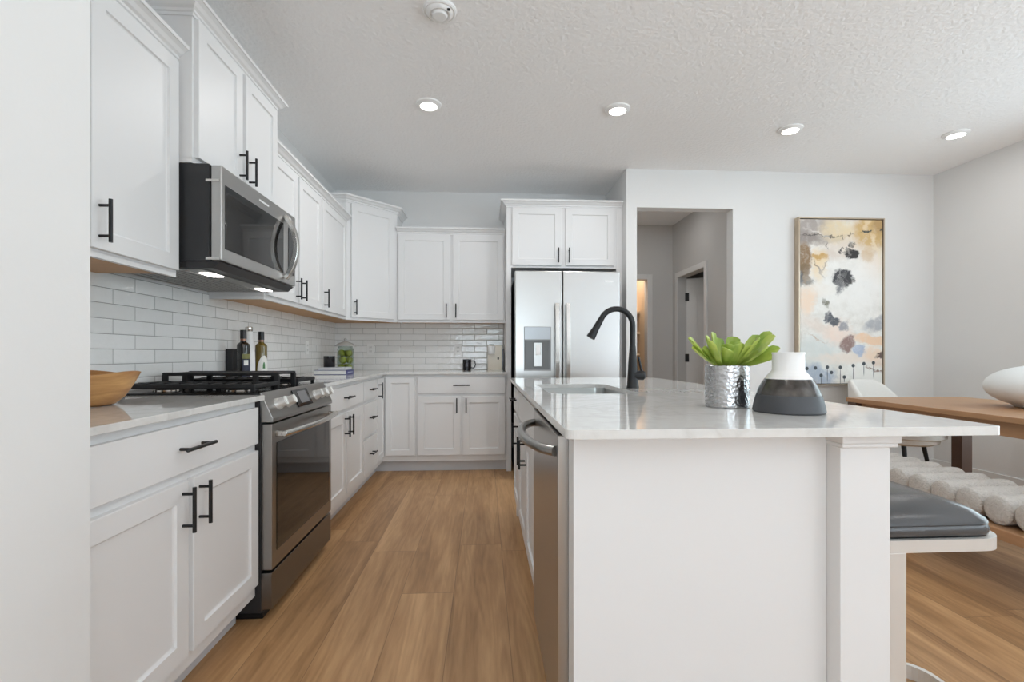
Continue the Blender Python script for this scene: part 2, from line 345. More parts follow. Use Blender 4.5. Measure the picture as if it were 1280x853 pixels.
# ------------------------------------------------------------------ mesh helpers
class MB:
    def __init__(s): s.bm = bmesh.new()
    def box(s, x0, x1, y0, y1, z0, z1, bev=0, seg=2):
        v = [s.bm.verts.new((x, y, z)) for x in (x0, x1) for y in (y0, y1) for z in (z0, z1)]
        F = [(0, 1, 3, 2), (4, 6, 7, 5), (0, 4, 5, 1), (2, 3, 7, 6), (0, 2, 6, 4), (1, 5, 7, 3)]
        fs = [s.bm.faces.new([v[i] for i in f]) for f in F]
        if bev:
            es = list({e for f in fs for e in f.edges})
            bmesh.ops.bevel(s.bm, geom=es, offset=bev, segments=seg, affect='EDGES', profile=.5)
        return s
    def cyl(s, p0, p1, r0, r1=None, n=20):
        return s.tube([p0, p1], [r0, r0 if r1 is None else r1], n)
    def tube(s, pts, r, n=12, flat=None, up=None):
        """sweep a round (or flat=(a,b) rectangular) section along pts"""
        pts = [Vector(p) for p in pts]; k = len(pts)
        rs = r if isinstance(r, (list, tuple)) else [r]*k
        tang = []
        for i in range(k):
            t = (pts[min(i+1, k-1)]-pts[max(i-1, 0)]); tang.append(t.normalized())
        u = Vector(up) if up else (Vector((0, 0, 1)) if abs(tang[0].z) < .9 else Vector((1, 0, 0)))
        rings = []
        for i in range(k):
            t = tang[i]; u = (u-t*u.dot(t)).normalized(); w = t.cross(u)
            if flat:
                a, b = flat; cs = [(a, b), (-a, b), (-a, -b), (a, -b)]
                ring = [s.bm.verts.new(pts[i]+u*x*rs[i]+w*y*rs[i]) for x, y in cs]
            else:
                ring = [s.bm.verts.new(pts[i]+(u*math.cos(2*PI*j/n)+w*math.sin(2*PI*j/n))*rs[i]) for j in range(n)]
            rings.append(ring)
        m = len(rings[0])
        for a, b in zip(rings, rings[1:]):
            for j in range(m): s.bm.faces.new((a[j], a[(j+1) % m], b[(j+1) % m], b[j]))
        s.bm.faces.new(rings[0][::-1]); s.bm.faces.new(rings[-1])
        return s
    def lathe(s, prof, c=(0, 0, 0), n=48, sx=1, sy=1, wob=None):
        rings = []
        for q, (r, z) in enumerate(prof):
            if r < 1e-6: rings.append([s.bm.verts.new((c[0], c[1], c[2]+z))])
            else:
                ring = []
                for j in range(n):
                    a = 2*PI*j/n; rr, zz = (r, z) if not wob else wob(r, z, a)
                    ring.append(s.bm.verts.new((c[0]+rr*math.cos(a)*sx, c[1]+rr*math.sin(a)*sy, c[2]+zz)))
                rings.append(ring)
        for a, b in zip(rings, rings[1:]):
            if len(a) == 1 and len(b) == 1: continue
            for j in range(n):
                k = (j+1) % n
                if len(a) == 1: s.bm.faces.new((a[0], b[k], b[j]))
                elif len(b) == 1: s.bm.faces.new((a[j], a[k], b[0]))
                else: s.bm.faces.new((a[j], a[k], b[k], b[j]))
        for ring, flip in ((rings[0], True), (rings[-1], False)):
            if len(ring) > 2: s.bm.faces.new(ring[::-1] if flip else ring)
        return s
    def prism(s, poly, axis, a, b):
        """extrude a polygon along an axis: 'z' poly=(x,y); 'x' poly=(y,z); 'y' poly=(x,z)"""
        def P(q, t): return {'z': (q[0], q[1], t), 'x': (t, q[0], q[1]), 'y': (q[0], t, q[1])}[axis]
        A = [s.bm.verts.new(P(q, a)) for q in poly]; B = [s.bm.verts.new(P(q, b)) for q in poly]; n = len(poly)
        s.bm.faces.new(A[::-1]); s.bm.faces.new(B)
        for i in range(n): s.bm.faces.new((A[i], A[(i+1) % n], B[(i+1) % n], B[i]))
        return s
    def plate(s, outer, holes, z0, z1):
        """flat slab with holes"""
        top = []
        for loop in [outer]+holes:
            vs = [s.bm.verts.new((x, y, z1)) for x, y in loop]
            top += [s.bm.edges.new((vs[i], vs[(i+1) % len(vs)])) for i in range(len(vs))]
        r = bmesh.ops.triangle_fill(s.bm, use_beauty=True, use_dissolve=False, edges=top, normal=(0, 0, 1))
        fs = [g for g in r['geom'] if isinstance(g, bmesh.types.BMFace)]
        e = bmesh.ops.extrude_face_region(s.bm, geom=fs)
        bmesh.ops.translate(s.bm, vec=(0, 0, z0-z1), verts=[v for v in e['geom'] if isinstance(v, bmesh.types.BMVert)])
        return s
    def sweep(s, path, prof, z):
        """moulding profile [(out, up)] along a 2-D path, outward = right of travel"""
        path = [Vector(p) for p in path]; k = len(path); rows = []
        for i in range(k):
            d0 = (path[i]-path[i-1]).normalized() if i else None
            d1 = (path[i+1]-path[i]).normalized() if i < k-1 else None
            ns = [Vector((d.y, -d.x)) for d in (d0, d1) if d is not None]
            o = ns[0] if len(ns) == 1 else (ns[0]+ns[1])/(1+ns[0].dot(ns[1]))
            rows.append([s.bm.verts.new((path[i].x+o.x*a, path[i].y+o.y*a, z+b)) for a, b in prof])
        m = len(prof)
        for a, b in zip(rows, rows[1:]):
            for j in range(m): s.bm.faces.new((a[j], a[(j+1) % m], b[(j+1) % m], b[j]))
        s.bm.faces.new(rows[0][::-1]); s.bm.faces.new(rows[-1])
        return s
    def shaker(s, x0, x1, z0, z1, y, t=.02, rail=.058, dep=.009, ch=.007):
        """framed panel door; front faces -y, back at y"""
        f = y-t
        def ring(i, yy): return [s.bm.verts.new(p) for p in ((x0+i, yy, z0+i), (x1-i, yy, z0+i), (x1-i, yy, z1-i), (x0+i, yy, z1-i))]
        R = [ring(0, y), ring(0, f+.0015), ring(.0015, f), ring(rail, f), ring(rail+ch*.35, f+dep*.75), ring(rail+ch, f+dep)]
        for a, b in zip(R, R[1:]):
            for j in range(4): s.bm.faces.new((a[j], a[(j+1) % 4], b[(j+1) % 4], b[j]))
        s.bm.faces.new(R[-1]); s.bm.faces.new(R[0][::-1])
        return s
    def build(s, name, m, parent=None, smooth=False, bevel=0, loc=None, world=False, angle=35):
        bm = s.bm; bmesh.ops.recalc_face_normals(bm, faces=bm.faces[:])
        me = bpy.data.meshes.new(name)
        o = bpy.data.objects.new(name, me); COL.objects.link(o)
        if loc is not None: o.location = loc; bm.transform(Matrix.Translation(-Vector(loc)))
        if parent is not None:
            o.parent = parent
            if world:
                root = parent if parent.parent is None else parent.parent
                bm.transform((Matrix.Translation(root.location) @ root.rotation_euler.to_matrix().to_4x4()).inverted())
        bm.to_mesh(me); bm.free(); me.materials.append(m)
        if smooth:
            me.polygons.foreach_set('use_smooth', [True]*len(me.polygons))
            me.set_sharp_from_angle(angle=math.radians(angle))
        if bevel:
            b = o.modifiers.new('bevel', 'BEVEL'); b.width = bevel; b.segments = 2; b.limit_method = 'ANGLE'; b.angle_limit = math.radians(40)
        return o
def box(*a, **k): return MB().box(*a, **k)
def thing(name, label, cat, loc=(0, 0, 0), rz=0, group=None):
    o = bpy.data.objects.new(name, None); COL.objects.link(o); o.empty_display_size = .05
    o.location = loc; o.rotation_euler = (0, 0, rz); return tag(o, label, cat, group)
def tag(o, label, cat, group=None):
    o['label'] = label; o['category'] = cat
    if group: o['group'] = group
    return o
def struct(o): o['kind'] = 'structure'; return o
def dup(root, loc, label, rz=None):
    r = root.copy(); COL.objects.link(r); r.location = loc; r['label'] = label
    if rz is not None: r.rotation_euler = (0, 0, rz)
    for ch in root.children:
        c = ch.copy(); COL.objects.link(c); c.parent = r
        for g in ch.children:
            d = g.copy(); COL.objects.link(d); d.parent = c
    return r
def rrect(x0, x1, y0, y1, r, n=6):
    pts = []
    rr = r if isinstance(r, (list, tuple)) else [r]*4
    for (cx, cy, a0, q) in ((x1-rr[0], y1-rr[0], 0, rr[0]), (x0+rr[1], y1-rr[1], 90, rr[1]), (x0+rr[2], y0+rr[2], 180, rr[2]), (x1-rr[3], y0+rr[3], 270, rr[3])):
        if q < 1e-6: pts.append((cx, cy)); continue
        for i in range(n+1):
            a = math.radians(a0+90*i/n); pts.append((cx+q*math.cos(a), cy+q*math.sin(a)))
    return pts

# ------------------------------------------------------------------ room shell
XL, YB, XR, YD, ZC = -1.53, 5.054, 4.22, 4.3125, 2.76
YR = -4.2
def wall_holes(name, m, axis, pos, th, a0, a1, holes, z1=ZC):
    """wall in the plane axis=pos (thickness th to the outside), spanning a0..a1, with (b0,b1,z0,z1) holes"""
    mb = MB(); cuts = sorted({a0, a1} | {h[0] for h in holes} | {h[1] for h in holes})
    def bx(p, q, u, v):
        if q-p < 1e-4 or v-u < 1e-4: return
        if axis == 'x': mb.box(min(pos, pos+th), max(pos, pos+th), p, q, u, v)
        else: mb.box(p, q, min(pos, pos+th), max(pos, pos+th), u, v)
    for p, q in zip(cuts, cuts[1:]):
        h = [k for k in holes if k[0] <= p+1e-6 and k[1] >= q-1e-6]
        if h: bx(p, q, 0, h[0][2]); bx(p, q, h[0][3], z1)
        else: bx(p, q, 0, z1)
    return struct(mb.build(name, m))
struct(box(-2.2, 4.5, YR-.3, 7.3, -.1, 0).build('floor', M['floor']))
struct(box(-2.2, 4.5, YR-.3, 7.3, ZC, ZC+.1).build('ceiling', M['ceiling']))
struct(box(XL-.12, XL, 1.085, YB+.12, 0, ZC).build('wall_left', M['wall']))
struct(box(XL, 1.286, YB, YB+.12, 0, ZC).build('wall_back', M['wall']))
struct(box(XL-.5, -.842, YR, 1.085, 0, ZC).build('wall_pantry', M['wall']))
struct(box(1.286, 1.382, YD, 6.2, 0, ZC).build('wall_kitchen', M['wall']))
wall_holes('wall_dining', M['wall'], 'y', YD, .11, 1.382, XR, [(1.382, 2.277, 0, 2.41)])
wall_holes('wall_right', M['wall'], 'x', XR, .14, YR, 6.5, [(a, b)+WIN_Z for a, b in SIDE_WIN])
wall_holes('wall_rear', M['wall'], 'y', YR, -.14, -.842, XR, [(a, b)+WIN_Z for a, b in REAR_WIN])
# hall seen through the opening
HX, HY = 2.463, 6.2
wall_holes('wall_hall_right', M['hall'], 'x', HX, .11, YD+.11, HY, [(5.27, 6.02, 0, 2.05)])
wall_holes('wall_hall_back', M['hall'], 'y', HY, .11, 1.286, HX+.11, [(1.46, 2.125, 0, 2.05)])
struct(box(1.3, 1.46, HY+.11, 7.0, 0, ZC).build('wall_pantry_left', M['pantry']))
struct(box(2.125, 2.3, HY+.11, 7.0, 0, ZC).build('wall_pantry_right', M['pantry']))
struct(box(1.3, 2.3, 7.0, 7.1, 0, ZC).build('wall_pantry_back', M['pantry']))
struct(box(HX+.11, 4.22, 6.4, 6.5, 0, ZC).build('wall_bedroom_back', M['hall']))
# casings and baseboards
def casing(name, pts, m=M['trim']): return struct(MB().box(*pts[0]).box(*pts[1]).box(*pts[2]).build(name, m, bevel=.003))
casing('trim_1', [(HX-.016, HX, 5.205, 5.27, 0, 2.115), (HX-.016, HX, 6.02, 6.085, 0, 2.115), (HX-.016, HX, 5.27, 6.02, 2.05, 2.115)])
casing('trim_2', [(1.395, 1.46, HY-.016, HY, 0, 2.115), (2.125, 2.19, HY-.016, HY, 0, 2.115), (1.46, 2.125, HY-.016, HY, 2.05, 2.115)])
struct(box(2.277, XR-.013, YD-.013, YD, 0, .095, bev=.003).build('baseboard_dining', M['trim']))
struct(box(XR-.013, XR, 2.4, YD, 0, .095, bev=.003).build('baseboard_right', M['trim']))
struct(box(HX-.013, HX, YD+.11, 5.205, 0, .095, bev=.003).build('baseboard_hall', M['trim']))
k = 1
for a, b in REAR_WIN:
    f = struct(MB().box(a, b, YR-.1, YR-.04, WIN_Z[0], WIN_Z[0]+.06).box(a, b, YR-.1, YR-.04, WIN_Z[1]-.06, WIN_Z[1]).box(a, a+.06, YR-.1, YR-.04, *WIN_Z).box(b-.06, b, YR-.1, YR-.04, *WIN_Z).box((a+b)/2-.03, (a+b)/2+.03, YR-.1, YR-.04, *WIN_Z).build('window_%d' % k, M['trim']))
    box(a+.06, b-.06, YR-.073, YR-.067, WIN_Z[0]+.06, WIN_Z[1]-.06).build('window_pane', M['glass'], f); k += 1
for a, b in SIDE_WIN:
    f = struct(MB().box(XR+.04, XR+.1, a, b, WIN_Z[0], WIN_Z[0]+.06).box(XR+.04, XR+.1, a, b, WIN_Z[1]-.06, WIN_Z[1]).box(XR+.04, XR+.1, a, a+.06, *WIN_Z).box(XR+.04, XR+.1, b-.06, b, *WIN_Z).box(XR+.04, XR+.1, (a+b)/2-.03, (a+b)/2+.03, *WIN_Z).build('window_%d' % k, M['trim']))
    box(XR+.067, XR+.073, a+.06, b-.06, WIN_Z[0]+.06, WIN_Z[1]-.06).build('window_pane', M['glass'], f); k += 1
# tiled backsplash
TILE = .008
struct(box(XL, XL+TILE, 1.085, YB, .914, 1.41).build('wall_left_tile', M['tile_y'], loc=(XL, 1.06, .914)))
struct(box(XL+TILE, .2, YB-TILE, YB, .914, 1.41).build('wall_back_tile', M['tile_x'], loc=(-1.497, YB, .914)))

# hall door standing ajar inside its opening
d = struct(thing('door_1', '', '')); del d['label']; del d['category']
d.location = (HX+.105, 6.0, 0); d.rotation_euler = (0, 0, math.radians(-92+58))
dm = MB(); w_, h_ = .74, 2.03
dm.box(0, w_, -.018, .018, .008, h_)
for (z0, z1) in ((.2, .95), (1.06, 1.86)):
    for (x0, x1) in ((.1, .34), (.4, .64)):
        dm.shaker(x0, x1, z0, z1, -.016, t=.006, rail=.03, dep=.006, ch=.01)
dm.build('door_slab', M['trim'], d)
for z in (.25, 1.03, 1.80):
    box(-.016, .03, -.03, -.0185, z-.05, z+.05, bev=.002).build('hinge', M['black'], d)
# pantry shelving
t = thing('pantry_shelves', 'beige pantry shelves seen through the hall opening', 'shelves', (1.8, 6.8, 0))
for z in (.45, .78, 1.09, 1.38, 1.66):
    box(1.46, 2.125, 6.5, 7.0, z-.03, z).build('shelf', M['pantry'], t, world=True, bevel=.002)
box(1.46, 1.48, 6.66, 7.0, .1, 1.6).build('shelf_cleat', M['pantry'], t, world=True)

# ------------------------------------------------------------------ ceiling fixtures
LBL = ['leftmost of the four round recessed ceiling lights, above the kitchen aisle', 'round recessed ceiling light, second from left, above the faucet', 'round recessed ceiling light, third from left, near the painting', 'rightmost of the four round recessed ceiling lights, near the right wall',
       None, None, None, None, None]
M['lamp'] = emit('lamp_diffuser', (255, 252, 246), 6)
proto = None
for (x, y), lb in zip(((-.372, 3.275), (.912, 3.265), (2.28, 3.481), (3.589, 3.484), (.25, .7), (1.5, .7), (2.7, .7), (.6, -1.6), (1.92, 5.3)), LBL):  # unlabelled ones are unseen fixtures, added to brighten room and hall
    if proto is None:
        proto = thing('recessed_light', lb, 'ceiling light', (x, y, ZC), 0, 'recessed ceiling lights')
        MB().lathe([(.085, 0), (.083, -.008), (.068, -.018), (.058, -.02), (.056, -.016), (.056, 0)], n=40).build('trim_ring', M['whiteplastic'], proto, smooth=True)
        MB().lathe([(0, -.017), (.0555, -.017), (.0555, -.012), (0, -.012)], n=40).build('diffuser', M['lamp'], proto)
    else:
        r_ = dup(proto, (x, y, ZC), lb or '')
        if lb is None:
            struct(r_)
            for key in ('label', 'category', 'group'): del r_[key]
    l = bpy.data.lights.new('recessed lamp', 'AREA'); l.shape = 'DISK'; l.size = .11; l.energy = LAMP_W*(.6 if y > 5 else 2.4 if x < 1 and y > 3 else .8); l.color = (1, .99, .985)
    lo = bpy.data.objects.new('recessed lamp', l); COL.objects.link(lo); lo.location = (x, y, ZC-.021)
t = thing('smoke_detector', 'round white ceiling detector with concentric rings at the top edge', 'smoke detector', (-.217, 2.375, ZC))
MB().lathe([(.082, 0), (.081, -.012), (.074, -.017), (.07, -.014), (.066, -.014), (.06, -.024), (.052, -.028), (.046, -.026), (.043, -.018), (0, -.018)], n=48).build('base_plate', M['whiteplastic'], t, smooth=True)
MB().lathe([(.0385, -.018), (.038, -.031), (.033, -.036), (0, -.037)], n=40).build('sensor_cap', M['whiteplastic'], t, smooth=True)
MB().box(.04, .054, -.045, -.033, -.0275, -.0225).build('sounder_slot', M['gap'], t)
l = bpy.data.lights.new('pantry lamp', 'POINT'); l.energy = 6; l.color = (1, .95, .88); l.shadow_soft_size = .08
lo = bpy.data.objects.new('pantry lamp', l); COL.objects.link(lo); lo.location = (1.78, 6.40, 2.2)

# ------------------------------------------------------------------ cabinets
CROWN = [(0, 0), (.007, 0), (.007, .011), (.013, .014), (.013, .024), (.024, .03), (.034, .042), (.047, .05), (.052, .05), (.052, .065), (0, .065)]
def pull(door, x, z, y, vert, L=.136):
    mb = MB(); h = L/2; st = .034
    pts = [(x, y-st, z-h), (x, y-st, z+h)] if vert else [(x-h, y-st, z), (x+h, y-st, z)]
    mb.cyl(*pts, .0057, n=14)
    for sgn in (-1, 1):
        p = (x, z+sgn*(h-.02)) if vert else (x+sgn*(h-.02), z)
        mb.cyl((p[0], y, p[1]), (p[0], y-st, p[1]), .0047, n=10)
    return mb.build('handle', M['black'], door, smooth=True)
def front(t, kind, x0, x1, z0, z1, y=0, handle=None, L=.136):
    mb = MB()
    if kind == 'door': mb.shaker(x0, x1, z0, z1, y)
    else: mb.box(x0, x1, y-.02, y, z0, z1, bev=.0018)
    o = mb.build('door' if kind == 'door' else ('drawer' if kind == 'drawer' else 'false_front'), M['cab'], t)
    if handle: pull(o, handle[0], handle[1], y-.02, handle[2], L)
    return o
RV = .0135                                             # reveal of the face frame round the doors
def base_cab(label, loc, rz, w, layout, depth=.58, name='base_cabinet', toe=True):
    t = thing(name, label, 'cabinet', loc, rz, 'lower kitchen cabinets')
    box(0, w, 0, depth, .105, .893).build('cabinet_box', M['cab'], t, bevel=.001)
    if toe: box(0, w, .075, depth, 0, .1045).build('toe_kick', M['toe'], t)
    layout(t, w); return t
def two_door_drawer(t, w):
    front(t, 'drawer', RV, w-RV, .722, .866, handle=(w/2, .796, False), L=.15)
    front(t, 'door', RV, w/2-.0125, .158, .694, handle=(w/2-.0125-.03, .612, True))
    front(t, 'door', w/2+.0125, w-RV, .158, .694, handle=(w/2+.0125+.03, .612, True))
def drawers3(t, w):
    for a, b in ((.722, .866), (.448, .694), (.158, .42)):
        front(t, 'drawer', RV, w-RV, a, b, handle=(w/2, (a+b)/2+.005, False))
base_cab('white two-door base cabinet with drawer, beside the near side of the range', (-.92, 1.086, 0), PI/2, .914, two_door_drawer)
base_cab('white two-door base cabinet with drawer, just beyond the range', (-.92, 2.768, 0), PI/2, .914, two_door_drawer)
base_cab('white three-drawer base cabinet between the range side and the corner', (-.92, 3.682, 0), PI/2, .458, drawers3)
base_cab('white two-door base cabinet with drawer, under the coffee maker', (-.616, 4.444, 0), 0, .82, two_door_drawer)
# corner base cabinet with a folding pair of doors
t = thing('corner_cabinet', 'white corner base cabinet with folding doors meeting in the corner', 'cabinet', (-1.2, 4.72, 0), 0, 'lower kitchen cabinets')
def lpoly(o, y0=4.1405, x1=-.6165): return [(XL+.03, y0), (-.92-o, y0), (-.92-o, 4.444+o), (x1, 4.444+o), (x1, YB-.03), (XL+.03, YB-.03)]
MB().prism(lpoly(0), 'z', .105, .893).build('cabinet_box', M['cab'], t, world=True)
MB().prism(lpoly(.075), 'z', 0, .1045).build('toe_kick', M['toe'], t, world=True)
R90 = Matrix.Rotation(PI/2, 4, 'Z')
mb = MB(); mb.shaker(0, .268, .158, .866, 0, rail=.05); mb.bm.transform(Matrix.Translation((-.92, 4.155, 0)) @ R90)
dl = mb.build('door', M['cab'], t, world=True)
hb = MB().cyl((.025, -.054, .70), (.025, -.054, .836), .0057, n=14)
for z in (.72, .816): hb.cyl((.025, -.02, z), (.025, -.054, z), .0047, n=10)
hb.bm.transform(Matrix.Translation((-.92, 4.155, 0)) @ R90); hb.build('handle', M['black'], dl, smooth=True, world=True)
MB().shaker(-.893, -.629, .158, .866, 4.444, rail=.05).build('door', M['cab'], t, world=True)

def upper_cab(label, loc, rz, w, doors, z0, z1, depth=.305, crown=None, name='wall_cabinet', zd=None, hz=None, lend=False):
    """loc at the front-left foot of the box; doors = [(x0, x1, handle x)]"""
    t = thing(name, label, 'cabinet', loc, rz, 'upper kitchen cabinets')
    mb = MB().box(0, w, 0, depth, z0+.018, z1).box(0, w, 0, .019, z0, z0+.019)
    if lend: mb.box(0, .016, .019, depth, z0, z0+.019)
    mb.build('cabinet_box', M['cab'], t)
    box(.0165 if lend else 0, w, .0195, depth-.001, z0+.013, z0+.0178).build('underside', M['underwood'], t)
    zt = z1-.065; zb = (zd or z0+.025)
    for x0, x1, hx in doors:
        front(t, 'door', x0, x1, zb, zt, handle=(hx, hz or zb+.088, True) if hx else None)
    if crown: MB().sweep(crown, CROWN, z1-.063).build('crown_moulding', M['cab'], t)
    return t
Z0, Z1, Z2 = 1.385, 2.302, 2.492
def pairs(w, g=.016): return [(RV, w/2-g, w/2-g-.03), (w/2+g, w-RV, w/2+g+.03)]
upper_cab('white wall cabinet above the wooden bowl, nearest the left wall', (-1.225, 1.086, 0), PI/2, .913, pairs(.913), Z0, Z1, crown=[(0, 0), (.913, 0)])
upper_cab('short deep wall cabinet with two doors above the microwave', (-1.165, 2.0005, 0), PI/2, .767, pairs(.767), 1.845, Z2, depth=.365, crown=[(0, .365), (0, 0), (.767, 0), (.767, .365)], hz=1.965, lend=True)
upper_cab('white two-door wall cabinet just beyond the microwave', (-1.225, 2.7685, 0), PI/2, .913, pairs(.913), Z0, Z1, crown=[(0, 0), (.913, 0)], lend=True)
upper_cab('white single-door wall cabinet between the microwave side and the corner', (-1.225, 3.6825, 0), PI/2, .684, [(RV, .684-.05, RV+.03)], Z0, Z1, crown=[(0, 0), (.684, 0)])
upper_cab('white two-door wall cabinet over the back counter', (-.843, YB-.305, 0), 0, 1.046, pairs(1.046), Z0, Z1, crown=[(0, 0), (1.046, 0)])
# diagonal corner wall cabinet
t = thing('corner_wall_cabinet', 'tall diagonal corner wall cabinet with a single door', 'cabinet', (-1.2, 4.7, Z0), 0, 'upper kitchen cabinets')
poly = [(XL, 4.3675), (-1.225, 4.3675), (-.8445, 4.748), (-.8445, YB), (XL, YB)]
MB().prism(poly, 'z', Z0+.016, Z2).prism([(-1.225, 4.3675), (-.8445, 4.748), (-.858, 4.7615), (-1.2385, 4.381)], 'z', Z0, Z0+.0155).build('cabinet_box', M['cab'], t, world=True)
ins = [(XL+.01, 4.38), (-1.24, 4.39), (-.865, 4.765), (-.86, YB-.01), (XL+.01, YB-.01)]
MB().prism(ins, 'z', Z0+.011, Z0+.0158).build('underside', M['underwood'], t, world=True)
MB().sweep([(XL, 4.3675), (-1.225, 4.3675), (-.8445, 4.748), (-.8445, YB)], CROWN, Z2-.063).build('crown_moulding', M['cab'], t, world=True)
DM = Matrix.Translation((-1.225, 4.3675, 0)) @ Matrix.Rotation(PI/4, 4, 'Z'); WD = .538
mb = MB(); mb.shaker(.045, WD-.045, Z0+.025, Z2-.068, 0); mb.bm.transform(DM)
dl = mb.build('door', M['cab'], t, world=True)
hb = MB().cyl((.075, -.054, 1.43), (.075, -.054, 1.566), .0057, n=14)
for z in (1.45, 1.546): hb.cyl((.075, -.02, z), (.075, -.054, z), .0047, n=10)
hb.bm.transform(DM); hb.build('handle', M['black'], dl, smooth=True, world=True)
# refrigerator surround
t = thing('refrigerator_cabinet', 'white cabinet with side panels enclosing the refrigerator', 'cabinet', (.205, 4.444, 0), 0, 'upper kitchen cabinets')
W_ = 1.079
box(.0435, W_-.055, 0, .608, 1.875, Z2).build('cabinet_box', M['cab'], t)
box(0, .043, 0, .608, 0, Z2).build('side_panel', M['cab'], t, bevel=.001)
box(W_-.0545, W_, 0, .608, 0, Z2).build('side_panel', M['cab'], t, bevel=.001)
front(t, 'door', .052, .505, 1.897, Z2-.068, handle=(.475, 1.985, True)); front(t, 'door', .545, .998, 1.897, Z2-.068, handle=(.575, 1.985, True))
MB().sweep([(0, .6), (0, 0), (W_, 0)], CROWN, Z2-.063).build('crown_moulding', M['cab'], t)

# ------------------------------------------------------------------ counters
o = MB().prism([(XL, 1.0855), (-.882, 1.0855), (-.882, 2.0), (XL, 2.0)], 'z', .8935, .914).build('countertop', M['quartz'], bevel=.002, loc=(XL, 1.1, .8935))
tag(o, 'short white quartz countertop under the wooden bowl, before the range', 'countertop')
o = MB().prism([(XL, 2.7685), (-.882, 2.7685), (-.882, 4.406), (.2035, 4.406), (.2035, YB), (XL, YB)], 'z', .8935, .914).build('countertop', M['quartz'], bevel=.002, loc=(XL, 4, .8935))
tag(o, 'L-shaped white quartz countertop running round the corner behind the range', 'countertop')

# ------------------------------------------------------------------ range
t = thing('gas_range', 'stainless slide-in gas range with black grates', 'range', (-1.2, 2.384, 0))
Y0, Y1 = 2.0035, 2.7645
def B(name, m, *a, parent=None, bevel=.002, **k): return box(*a).build(name, M[m], parent or t, world=True, bevel=bevel, **k)
B('range_body', 'case', XL+.03, -.9, Y0+.004, Y1-.004, .03, .905)
B('cooktop', 'blackgloss', XL+.012, -.905, Y0, Y1, .9052, .922)
MB().prism([(-.965, .922), (-.908, .922), (-.85, .812), (-.85, .803), (-.899, .803), (-.9, .9048), (-.904, .9048), (-.904, .9225)][:2]+[(-.85, .815), (-.85, .803), (-.8995, .803), (-.8995, .905), (-.9045, .905)] and [(-.904, .923), (-.8995, .923), (-.851, .818), (-.851, .803), (-.8995, .803)], 'y', Y0, Y1).build('control_panel', M['steelmid'], t, world=True, bevel=.002)
# knobs and display on the sloped panel
S0, S1 = Vector((-.8995, 0, .923)), Vector((-.851, 0, .818)); SD = (S1-S0).normalized(); SN = Vector((-SD.z, 0, SD.x))
SN = SN if SN.x > 0 else -SN
def on_panel(y, s): p = S0+SD*s; return Vector((p.x, y, p.z))
for y in (2.10, 2.195, 2.555, 2.635, 2.715):
    c = on_panel(y, .062)
    kb = MB().cyl(c, c+SN*.012, .026, .024, n=24).cyl(c+SN*.012, c+SN*.04, .0215, .0195, n=24)
    kb.tube([c+SN*.041-SD*.018, c+SN*.041+SD*.018], .004, n=8)
    kb.build('knob', M['palemetal'], t, smooth=True, world=True)
mb = MB(); q = [on_panel(y, s)+SN*o_ for o_ in (.0005, .005) for y, s in ((2.29, .016), (2.47, .016), (2.47, .1), (2.29, .1))]
vs = [mb.bm.verts.new(p) for p in q]
for f in ((0, 1, 2, 3), (4, 5, 6, 7), (0, 1, 5, 4), (1, 2, 6, 5), (2, 3, 7, 6), (3, 0, 4, 7)): mb.bm.faces.new([vs[i] for i in f])
dp = mb.build('display', M['display'], t, world=True)
mb = MB(); vs = [mb.bm.verts.new(on_panel(y, s)+SN*o_) for o_ in (.0052, .0062) for y, s in ((2.335, .026), (2.44, .026), (2.44, .085), (2.335, .085))]
for f in ((0, 1, 2, 3), (4, 5, 6, 7), (0, 1, 5, 4), (1, 2, 6, 5), (2, 3, 7, 6), (3, 0, 4, 7)): mb.bm.faces.new([vs[i] for i in f])
mb.build('screen', mat('screen_grey', (120, 120, 122), .2), dp, world=True)
# oven door
od = MB().box(-.899, -.856, Y0+.003, Y1-.003, .205, .795, bev=.003).build('oven_door', M['steelmid'], t, world=True)
box(-.8565, -.8535, Y0+.045, Y1-.045, .27, .715).build('oven_window', M['glassblack'], od, world=True, bevel=.001)
hp = [(-.8, 0)]; pts = []
for i in range(17):
    u = i/16; y = Y0+.03+u*(Y1-Y0-.06); pts.append((-.82+.028*math.sin(PI*u), y, .752))
hm = MB().tube(pts, .0125, n=16)
for y in (Y0+.045, Y1-.045): hm.box(-.8565, -.815, y-.012, y+.012, .740, .764)
hm.build('oven_handle', M['chrome'], od, smooth=True, world=True, bevel=.003)
B('storage_drawer', 'steeldark', -.899, -.858, Y0+.003, Y1-.003, .045, .192)
B('kick_vent', 'black', -1.05, -.9005, Y0+.02, Y1-.02, .0, .0295)
